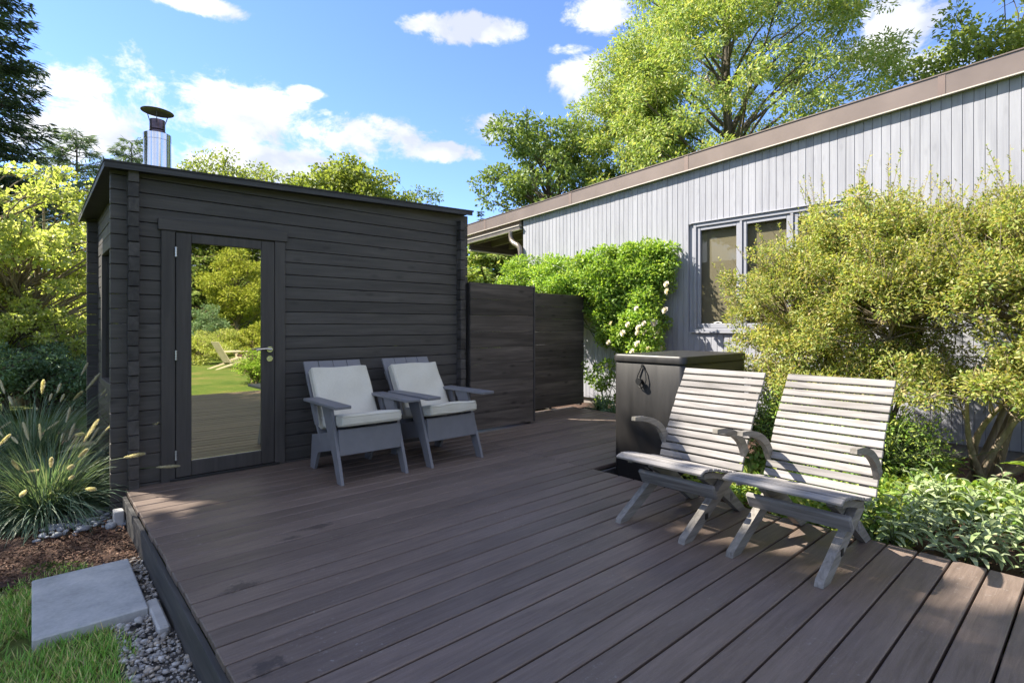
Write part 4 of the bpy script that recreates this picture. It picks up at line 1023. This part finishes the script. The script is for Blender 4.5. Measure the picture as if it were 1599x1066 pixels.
# ------------------------------------------------------------------ the big shrubs by the house
def shrub(name, label, base, lobes, leaves, seed, L=.036, W=.0145, m='L_shrub', bark='barkpale', shoots=30, stems=6, cat='shrub', NCL=460):
    """lobes: (x,y,z,rx,ry,rz) ellipsoids in world space; foliage of many small clumps on their outsides"""
    rg = np.random.RandomState(seed); t = thing(name, label, cat, base)
    B = np.array(base); tb = MB(); Cs = []; Rs = []
    tot = sum((l[3] * l[5]) for l in lobes)
    st = []
    for s_ in range(stems):
        l = lobes[s_ % len(lobes)]
        a = np.array([rg.uniform(-.12, .12), rg.uniform(-.16, .16), 0]); e = np.array(l[:3]) - B + np.array([rg.uniform(-.3, .3) * l[3], rg.uniform(-.4, .4) * l[4], -l[5] * .25])
        pts = twig_tubes(tb, a, e, .036 * rg.uniform(.7, 1.25), .012, rg, 9, .0, 8); st.append(np.array(pts))
    allp = np.concatenate(st)
    for l in lobes:
        nc = int(NCL * l[3] * l[5] / tot)
        d = unit(rg.normal(size=(nc, 3))); d[:, 2] = np.where(d[:, 2] < -.35, -d[:, 2], d[:, 2])
        rad = rg.uniform(.5, 1.06, nc)
        C = d * rad[:, None] * np.array(l[3:]) + np.array(l[:3]) - B
        Cs.append(C); Rs.append(rg.uniform(.07, .17, nc))
    C = np.concatenate(Cs); Rr = np.concatenate(Rs)
    for c in C:
        j = np.argmin(((allp - c) ** 2).sum(1) + rg.uniform(0, .15, len(allp)))
        pp = twig_tubes(tb, allp[j], c, .009, .003, rg, 5, -.03, 4)
        for _ in range(3): twig_tubes(tb, pp[-2], c + rg.normal(0, .09, 3), .004, .002, rg, 3, 0, 3)
    P, D, N, LL, WW = clump_leaves(C, Rr, leaves / len(C), rg, L, W, .85, .8)
    # upright leafy shoots at the top
    sP, sD, sN = [], [], []
    mid = C.mean(0); top = C[(C[:, 2] > np.percentile(C[:, 2], 30)) & (np.linalg.norm(C - mid, axis=1) > np.percentile(np.linalg.norm(C - mid, axis=1), 30))]
    for _ in range(shoots):
        c = top[rg.randint(len(top))]; ln = rg.uniform(.14, .38); o_ = (c - mid) / np.linalg.norm(c - mid) * .45 + np.array([rg.normal(0, .15), rg.normal(0, .15), .9]); e = c + o_ * ln
        tb.tube([tuple(c), tuple(e)], [.003, .0015], 3, False)
        k = int(ln * 95); s_ = rg.uniform(.1, 1, k)[:, None]; az = rg.uniform(0, 6.28, k)
        sP.append(c + (e - c) * s_); D2 = np.stack([np.cos(az), np.sin(az), rg.uniform(.3, 1.2, k)], -1); sD.append(D2); sN.append(np.stack([-np.cos(az), -np.sin(az), np.ones(k)], -1))
    P2 = np.concatenate(sP); P = np.concatenate([P, P2]); D = np.concatenate([D, np.concatenate(sD)]); N = np.concatenate([N, np.concatenate(sN)])
    LL = np.concatenate([LL, L * rg.uniform(.6, 1, len(P2))]); WW = np.concatenate([WW, W * rg.uniform(.7, 1, len(P2))])
    tb.build('stems', bark, t, True); link('foliage', leaf_mesh('foliage', P, D, N, LL, WW, m), t)
    return t
shrub('garden_shrub', 'large rounded yellow green shrub in front of the house window', (5.75, 1.55, -.12),
      [(5.5, 2.0, 1.42, .70, .72, .58), (5.7, 1.45, 1.72, .8, .75, .66), (5.25, 1.98, .90, .55, .48, .42), (5.45, 1.55, 1.1, .65, .7, .45), (5.8, .95, 1.58, .65, .6, .62), (5.2, 1.1, 1.35, .5, .5, .5), (5.15, 1.75, .62, .5, .6, .30), (5.2, 1.2, .75, .45, .4, .3)], 138000, 71, stems=9, NCL=560, shoots=330)
shrub('garden_shrub', 'yellow green shrub with bare arching trunks at the right edge', (5.65, .75, -.12),
      [(5.65, .4, 1.6, .75, .7, .62), (5.05, .55, .72, .5, .5, .22), (5.6, -.2, 1.55, .8, .7, .7), (5.1, .1, .98, .55, .5, .34), (5.1, .5, 1.3, .5, .5, .4), (5.0, -.3, .80, .5, .5, .26)], 106000, 72, stems=8, NCL=470, shoots=260)
shrub('low_shrub', 'small low shrub with light green leaves behind the slatted chairs', (4.75, 1.75, -.1),
      [(4.8, 1.75, .32, .45, .5, .32), (5.0, 1.2, .25, .35, .4, .25)], 9000, 73, m='L_cover', bark='stemgreen', shoots=6, stems=6)

# ------------------------------------------------------------------ climbing rose
RB = (6.55, 4.9, -.06)
rose = thing('climbing_rose', 'bright green climbing rose with white flowers spilling over the fence', 'climber', RB)
rg = np.random.RandomState(81); tb = MB(); Cs, Rs = [], []
for i in range(230):
    y = rg.uniform(4.15, 7.3); q = rg.uniform(0, 1)
    topz = 2.32 + .06 * math.sin(y * 3); low = 1.35 if y > 5.5 else 1.75 - .35 * (y - 4.15) / 1.35
    z = low + (topz - low) * q ** .8; x = 6.78 - rg.uniform(0, 1) * (np.interp(y, [4.15, 4.9, 5.5, 6.6, 7.3], [.18, .45, .72, .72, .6])) * (.35 + .65 * math.sin(math.pi * min(1, .15 + q * .8)))
    Cs.append((x, y, z)); Rs.append(rg.uniform(.10, .2))
for i in range(130):                                             # the part hanging down by the wall
    y = rg.uniform(4.22, 5.25); z = rg.uniform(.85, 1.7); Cs.append((6.72 - rg.uniform(0, .42), y, z)); Rs.append(rg.uniform(.07, .16))
for i in range(22):
    Cs.append((6.5 + rg.uniform(-.25, .2), rg.uniform(4.9, 5.5), rg.uniform(.0, .7))); Rs.append(rg.uniform(.05, .1))
C = np.array(Cs) - np.array(RB); Rr = np.array(Rs)
for c in C[::2]:
    a = np.array([rg.uniform(-.1, .15), rg.uniform(-.3, .4), rg.uniform(.0, .3) if c[2] < 1 else rg.uniform(.9, 1.5)])
    twig_tubes(tb, a, c, .009, .003, rg, 6, .12, 4)
tb.build('canes', 'stemgreen', rose, True)
P, D, N, LL, WW = clump_leaves(C, Rr, 56000 / len(C), rg, .055, .03, .8, .7)
link('foliage', leaf_mesh('foliage', P, D, N, LL, WW, 'L_vine'), rose)
# rose flower: layered cupped petals
def rose_mesh():
    rg = np.random.RandomState(5); P, D, N = [], [], []
    for ring, (k, r, tilt, L_) in enumerate(((7, .012, .25, .034), (6, .008, .7, .028), (5, .004, 1.3, .022))):
        for i in range(k):
            a = 6.283 * (i + .4 * ring) / k + rg.uniform(-.1, .1)
            P.append((r * math.cos(a), r * math.sin(a), .004 * ring)); D.append((math.cos(a), math.sin(a), tilt)); N.append((-math.cos(a) * tilt, -math.sin(a) * tilt, 1))
    return leaf_mesh('flower', np.array(P), np.array(D), np.array(N), .034, .036, 'petal', .18)
FM = rose_mesh()
PX = [(1043, 444, 4.30), (1041, 485, 4.35), (1022, 503, 4.42), (1024, 505, 4.5), (957, 505, 5.05), (983, 507, 4.8), (1000, 512, 4.7), (998, 520, 4.65), (1010, 520, 4.6), (953, 535, 5.1), (998, 537, 4.7), (1015, 545, 4.55), (1035, 545, 4.42), (990, 549, 4.75), (950, 570, 5.05), (951, 598, 5.05), (1030, 520, 4.45), (1045, 455, 4.28), (996, 482, 4.75), (975, 520, 4.9), (1008, 505, 4.62), (1026, 530, 4.5)]
for i, (u, v, yy) in enumerate(PX):
    a = (u - CX) / F_PX; xx = np.interp(u, [945, 1000, 1045], [6.24, 6.22, 6.50]); tt = xx / (FW[0] + a * RT[0]); yy = tt * (FW[1] + a * RT[1]); zz = CAM_H + (HOR - v) / F_PX * tt
    s_ = rg.uniform(.8, 1.3)
    f_ = link('flower', FM, rose, (xx - RB[0] - .03, yy - RB[1], zz - RB[2]), (R(-25 + rg.uniform(-25, 25)), R(-62 + rg.uniform(-20, 20)), rg.uniform(-.5, .5)), (s_, s_, s_))
# low plants at the foot of the wall
rg = np.random.RandomState(83)
def tuft(name, label, loc, n, ln, m, seed, w=.006, spread=.7, cat='plant'):
    rg = np.random.RandomState(seed); t = thing(name, label, cat, loc)
    me = grass_strips(name, n, ln, rg, w, spread, m); link('leaves', me, t); return t
def grass_strips(name, n, ln, rg, w, spread, m, k=8, r0=.06, lo=.5):
    az = rg.uniform(0, 6.283, n); th0 = rg.uniform(.02, spread, n) ** 1.0; L_ = ln * rg.uniform(lo, 1.05, n); droop = rg.uniform(.6, 2.0, n) * (.5 + th0)
    out = np.stack([np.cos(az), np.sin(az)], -1); base = out * (rg.uniform(0, r0, n))[:, None]
    paths = np.zeros((n, k, 3)); paths[:, 0, :2] = base
    twist = rg.normal(0, .25, n)
    for i in range(1, k):
        s_ = i / (k - 1); th = th0 + droop * s_ ** 1.6; st = L_ / (k - 1); a2 = az + twist * s_
        paths[:, i, 0] = paths[:, i - 1, 0] + np.cos(a2) * np.sin(th) * st; paths[:, i, 1] = paths[:, i - 1, 1] + np.sin(a2) * np.sin(th) * st; paths[:, i, 2] = paths[:, i - 1, 2] + np.cos(th) * st
    paths[:, :, 2] = np.maximum(paths[:, :, 2], .004)
    wd_ = w * rg.uniform(.7, 1.2, n)[:, None] * np.interp(np.linspace(0, 1, k), [0, .25, .7, 1], [.8, 1, .75, .08])[None]
    side = np.stack([-np.sin(az), np.cos(az), rg.normal(0, .3, n)], -1)
    return strips(name, paths, wd_, m, unit(side))
tuft('lily_turf', 'low strappy green tuft at the foot of the grey house wall', (6.28, 5.05, -.05), 260, .34, 'L_dark', 84, .012, 1.1)
tuft('lily_turf', 'smaller strappy tuft in front of the second fence panel end', (6.22, 4.72, -.05), 180, .28, 'L_dark', 85, .012, 1.1)

# ------------------------------------------------------------------ fountain grasses
def plume_mesh():
    rg = np.random.RandomState(6); n = 420
    s_ = rg.uniform(0, 1, n); az = rg.uniform(0, 6.283, n); ln = .155
    env = np.sin(np.pi * np.clip(s_ * .92 + .06, 0, 1)) ** .6
    P = np.stack([np.zeros(n), np.zeros(n), s_ * ln], -1)
    D = np.stack([np.cos(az), np.sin(az), np.full(n, 1.9)], -1); N = np.stack([-np.cos(az), -np.sin(az), np.ones(n)], -1)
    return leaf_mesh('plume', P, D, N, .029 * env + .003, .0027, 'plume', .1)
PM = plume_mesh()
def fountain_grass(label, loc, seed, n, ln, nplume, spread=1.05):
    rg = np.random.RandomState(seed); t = thing('fountain_grass', label, 'ornamental grass', loc, 0, 'fountain grasses by the sauna corner')
    link('blades', grass_strips('blades', int(n * 2.4), ln, rg, .0085, spread * 1.15, 'L_fount', 9, .15), t)
    tb = MB()
    for i in range(nplume):
        az = rg.uniform(0, 6.283); th0 = rg.uniform(.05, .8); dr_ = rg.uniform(.2, 1.0); L_ = ln * rg.uniform(.85, 1.25)
        p = np.array([math.cos(az) * .06, math.sin(az) * .06, 0.]); pts = [tuple(p)]
        for k in range(1, 8):
            th = th0 + dr_ * (k / 7) ** 1.5; d = np.array([math.cos(az) * math.sin(th), math.sin(az) * math.sin(th), math.cos(th)]); p = p + d * L_ / 7; pts.append(tuple(p))
        tb.tube(pts, [.0016] * 8, 4, False)
        q = Vector(d).to_track_quat('Z', 'Y'); s_ = rg.uniform(.85, 1.25)
        o = link('plume', PM, t, tuple(p), None, (s_, s_, s_)); o.rotation_euler = q.to_euler()
    tb.build('stems', 'stemgreen', t)
    return t
fountain_grass('blue green fountain grass clump with pale plumes nearest the deck corner', (.08, 5.22, GZ), 91, 900, .66, 46)
fountain_grass('taller fountain grass clump with pale plumes behind the nearest one', (.0, 6.35, GZ), 92, 900, .95, 44)
fountain_grass('fountain grass clump cut off by the left picture edge', (-.55, 5.75, GZ), 93, 700, .80, 26)

# ------------------------------------------------------------------ lawn blades near the slab
rg = np.random.RandomState(95)
def lawn_blades(name, x0, x1, y0, y1, n, m, seed, lab, ln=.05):
    rg = np.random.RandomState(seed); x = rg.uniform(x0, x1, n); y = rg.uniform(y0, y1, n)
    edge = .02 * np.sin(y * 23) + .03 * np.sin(y * 9)
    ok = ~((x > .001) & (x < .426) & (y > 3.132) & (y < 3.868)) & (x < .31 + edge - .05 * (y > 3.0)) & (y < 3.98 + .05 * np.sin(x * 14))
    # worn patch left of the slab's near corner
    ok &= ~(((x + .05) ** 2 / .004 + (y - 3.2) ** 2 / .02) < rg.uniform(.3, 1.2, n))
    x, y = x[ok], y[ok]; n = len(x)
    P = np.stack([x, y, np.full(n, GZ)], -1); az = rg.uniform(0, 6.283, n)
    D = np.stack([np.cos(az) * .7, np.sin(az) * .7, rg.uniform(.35, 1.4, n)], -1); N = np.stack([-np.cos(az), -np.sin(az), np.full(n, .6)], -1)
    o = stuff(link(name, leaf_mesh(name, P, D, N, ln * rg.uniform(.5, 1.3, n), .0042, m, .1))); o['label'] = lab
lawn_blades('grass', -1.8, .36, 1.0, 4.0, 85000, 'L_blade', 96, 'short green lawn grass around the slab', .062)
lawn_blades('dry_grass', -1.8, .36, 1.0, 4.0, 26000, 'L_straw', 97, 'dry straw coloured blades in the lawn', .05)

# ------------------------------------------------------------------ right bed: sage, ground cover
def sage_leaf():
    """a long leaf with a bent midrib, 12 faces"""
    prof = [(0, .001), (.18, .55), (.42, 1), (.7, .75), (.9, .35), (1, .02)]
    V, F_ = [], []
    for i, (s_, w) in enumerate(prof):
        z = .16 * math.sin(s_ * 2.6) - .10 * s_ * s_
        V += [(-w * .5, s_, z + .09 * w), (0, s_, z), (w * .5, s_, z + .09 * w)]
    for i in range(len(prof) - 1):
        a = i * 3; F_ += [(a, a + 1, a + 4, a + 3), (a + 1, a + 2, a + 5, a + 4)]
    me = bpy.data.meshes.new('leaf'); me.from_pydata(V, [], F_); me.materials.append(M['L_sage']); me.update()
    for p in me.polygons: p.use_smooth = True
    return me
SL = sage_leaf()
def sagemat():
    m, N, L, b = mat('felted_sage_leaf'); nt = m.node_tree
    c = ramp(nt, obj_rand(nt), [(0, (0.23, 0.32, 0.12)), (.5, (0.32, 0.40, 0.18)), (1, (0.42, 0.48, 0.27))])
    L.new(c, b.inputs['Base Color']); b.inputs['Roughness'].default_value = .8; b.inputs['Specular IOR Level'].default_value = .15; b.inputs['Sheen Weight'].default_value = .3
    t = nt.nodes.new('ShaderNodeBsdfTranslucent'); L.new(c, t.inputs[0]); mxs = nt.nodes.new('ShaderNodeMixShader'); mxs.inputs[0].default_value = .28
    L.new(b.outputs[0], mxs.inputs[1]); L.new(t.outputs[0], mxs.inputs[2]); L.new(mxs.outputs[0], nt.nodes['Material Output'].inputs[0])
    return m
SL.materials[0] = sagemat()
def sage(label, loc, seed, nst, h, rad, lf=.10):
    nst = int(nst * 1.25); rad *= 1.15
    rg = np.random.RandomState(seed); t = thing('sage_plant', label, 'plant', loc, 0, 'grey green leafy plants along the deck edge')
    tb = MB(); cnt = 0
    for s_ in range(nst):
        az = rg.uniform(0, 6.283); rr_ = rad * rg.uniform(.1, 1) ** .6; hh = h * rg.uniform(.65, 1.05) * (1 - .35 * (rr_ / rad) ** 2)
        e = np.array([rr_ * math.cos(az), rr_ * math.sin(az), hh]); a = e * np.array([.25, .25, 0])
        pts = [tuple(a), tuple(a * .45 + e * .55 + np.array([0, 0, -.04 * hh])), tuple(e)]
        tb.tube(pts, [.0035, .003, .002], 5, False)
        k = 9
        for i in range(k):
            q = .35 + .65 * i / (k - 1); p = a + (e - a) * q
            az2 = i * 2.4 + rg.uniform(-.4, .4); tilt = R(rg.uniform(-25, 20)) + (q - .6) * 1.5
            s2 = lf * rg.uniform(.75, 1.15) * (1.05 - .35 * max(0, q - .75) / .25)
            o = link('leaf', SL, t, tuple(p), None, (s2 * .29 * rg.uniform(.85, 1.2), s2, s2)); o.rotation_euler = (tilt, rg.uniform(-.35, .35), az2)
            cnt += 1
    tb.build('stems', 'stemgreen', t)
    return t
sage('grey green leafy plant spilling onto the deck beside the slatted chair', (3.78, .86, -.09), 101, 13, .34, .23)
sage('grey green leafy plant with drooping leaves at the middle of the deck edge', (3.80, .55, -.09), 102, 13, .33, .22)
sage('grey green leafy plant at the right picture edge', (3.84, .20, -.09), 103, 10, .30, .2)
sage('taller grey green leafy plant in the second row behind the deck edge', (4.22, .66, -.09), 104, 13, .42, .24)
sage('grey green leafy plant in the second row towards the right edge', (4.22, .32, -.09), 105, 12, .40, .24)
sage('grey green leafy plant farthest back below the bare trunks', (4.65, .45, -.09), 106, 10, .42, .24)
# broad leaf at the right edge
rg = np.random.RandomState(107)
def ground_cover(name, x0, x1, y0, y1, n, m, seed, lab, h=.16, L=.045, W=.032):
    rg = np.random.RandomState(seed); nc = n // 40; C = np.stack([rg.uniform(x0, x1, nc), rg.uniform(y0, y1, nc), np.full(nc, -.07) + rg.uniform(0, h, nc)], -1)
    P, D, N, LL, WW = clump_leaves(C, np.full(nc, .08), 40, rg, L, W, .7, 1.0)
    P[:, 2] = np.maximum(P[:, 2], -.09)
    o = stuff(link(name, leaf_mesh(name, P, D, N, LL, WW, m))); o['label'] = lab
ground_cover('ground_cover', 3.62, 5.5, .85, 2.15, 15000, 'L_cover', 108, 'bright ground cover behind the slatted chairs', .18)
ground_cover('ground_cover_right', 4.3, 5.1, -.8, 1.0, 8000, 'L_cover', 109, 'yellow green ground cover behind the sage plants', .2)
ground_cover('ground_cover_edge', 3.62, 4.5, -.9, .12, 6000, 'L_cover', 110, 'low light green leaves at the right edge of the bed', .25)
hosta = thing('broad_leaf_plant', 'broad glossy leaves at the right edge below the shrub', 'plant', (5.0, .12, -.08))
tb = MB()
for i, (az, ti) in enumerate(((2.6, .5), (3.4, .35), (1.7, .6), (4.2, .4), (.6, .5), (5.3, .45))):
    e = (.12 * math.cos(az), .12 * math.sin(az), .26); tb.tube([(0, 0, 0), e], [.006, .004], 6, False)
    o = link('leaf', SL.copy(), hosta, e, (ti - .3, .1, az - 1.57), (.15, .30, .3)); o.data.materials[0] = M['L_vine']
tb.build('stems', 'stemgreen', hosta)

# ------------------------------------------------------------------ garden behind the camera, seen in the door
def refl(u, tt):                    # a place seen in the door glass at column u after tt metres
    a = (u - CX) / F_PX; return (tt * (FW[0] + a * RT[0]), 2 * 4.89 - tt * (FW[1] + a * RT[1]))
x, y = refl(312, 20); bush('clipped_shrub', 'low rounded green shrub reflected at the lower left of the door glass', (x, y, GZ), 1.0, 1.15, 7000, .08, .04, 'L_maple', 121)
x, y = refl(345, 23); bush('clipped_shrub', 'green shrub reflected behind the pale garden chair', (x, y, GZ), 1.1, 1.3, 7000, .08, .04, 'L_maple', 122)
x, y = refl(398, 13.2); bush('clipped_shrub', 'small bright shrub reflected at the right edge of the door glass', (x, y, GZ), .42, .9, 4500, .05, .025, 'L_vine', 123, cr=.14)
x, y = refl(324, 25); bush('yew_ball', 'dark rounded yew reflected in the door glass', (x, y, GZ), .75, 2.5, 9000, .07, .04, 'L_dark', 124, base=.3)
x, y = refl(368, 28); broad_tree('weeping_tree', 'golden weeping tree reflected in the middle of the door glass', (x, y, GZ), 5.5, 1.0, 1.75, 110, .4, 12000, .16, .06, 'L_gold', 125, .1)
for i, (u, tt, lab) in enumerate(((285, 33, 'dark hemlock reflected at the left of the door glass'), (330, 36, 'dark hemlock reflected behind the golden tree'), (375, 35, 'dark hemlock reflected at the top of the door glass'), (425, 33, 'dark hemlock reflected at the right of the door glass'))):
    x, y = refl(u, tt); conifer('garden_hemlock', lab, (x, y, GZ), 12.5, .3, 3.6, 34, 10, .34, .12, 'L_oak', 130 + i, .25, .5, .2, .1, .8)
x, y = refl(395, 24); bush('border_shrub', 'yellow green border shrub reflected right of the pale garden chair', (x, y, GZ), 1.1, 1.6, 6000, .09, .05, 'L_gold', 126)
gx, gy = refl(361, 18.5)
gc = thing('garden_chair', 'pale slatted garden chair on the far lawn, seen in the door glass', 'chair', (gx, gy, GZ), R(78))
M['gwood'] = plain('pale_garden_wood', (0.52, 0.47, 0.40), .7, 0, .1)
for s in (-1, 1):
    y = lambda a, b: (min(s * a, s * b), max(s * a, s * b))
    MB().prism([(-.42, 0), (-.34, 0), (-.30, .56), (-.38, .56)], 0, *y(.30, .33)).build('leg', 'gwood', gc)
    MB().prism([(-.38, .34), (-.38, .26), (.55, 0), (.66, 0)], 0, *y(.26, .295)).build('side_rail', 'gwood', gc)
    a0, a1 = y(.25, .38); MB().cbox(a0, a1, -.45, .32, .565, .59, .004).build('armrest', 'gwood', gc)
for i in range(6):
    MB().cbox(-.27, .27, -.38 + i * .09, -.30 + i * .09, .345 - i * .026, .365 - i * .026, .003).build('seat_slat', 'gwood', gc)
for i in range(5):
    MB().cbox(-.27 + i * .11, -.165 + i * .11, 0, .02, 0, .78, .003, lambda p: Vector((p.x, .14 + p.y + p.z * .5, .24 + p.z * .86))).build('back_slat', 'gwood', gc)
x, y = refl(386, 19.2)
pt = thing('garden_pot', 'dark round planter beside the pale garden chair', 'planter', (x, y, GZ))
smooth_by_angle(MB().lathe([(.20, 0), (.30, .2), (.34, .42), (.36, .46), (.33, .46), (.30, .42)], (0, 0, 0), 28).build('pot', 'burnt', pt))
link('foliage', leaf_mesh('foliage', *clump_leaves(np.array([[0, 0, .55], [.1, .1, .5], [-.12, 0, .5]]), np.array([.22, .18, .18]), 180, np.random.RandomState(3), .09, .05), 'L_gold'), pt)
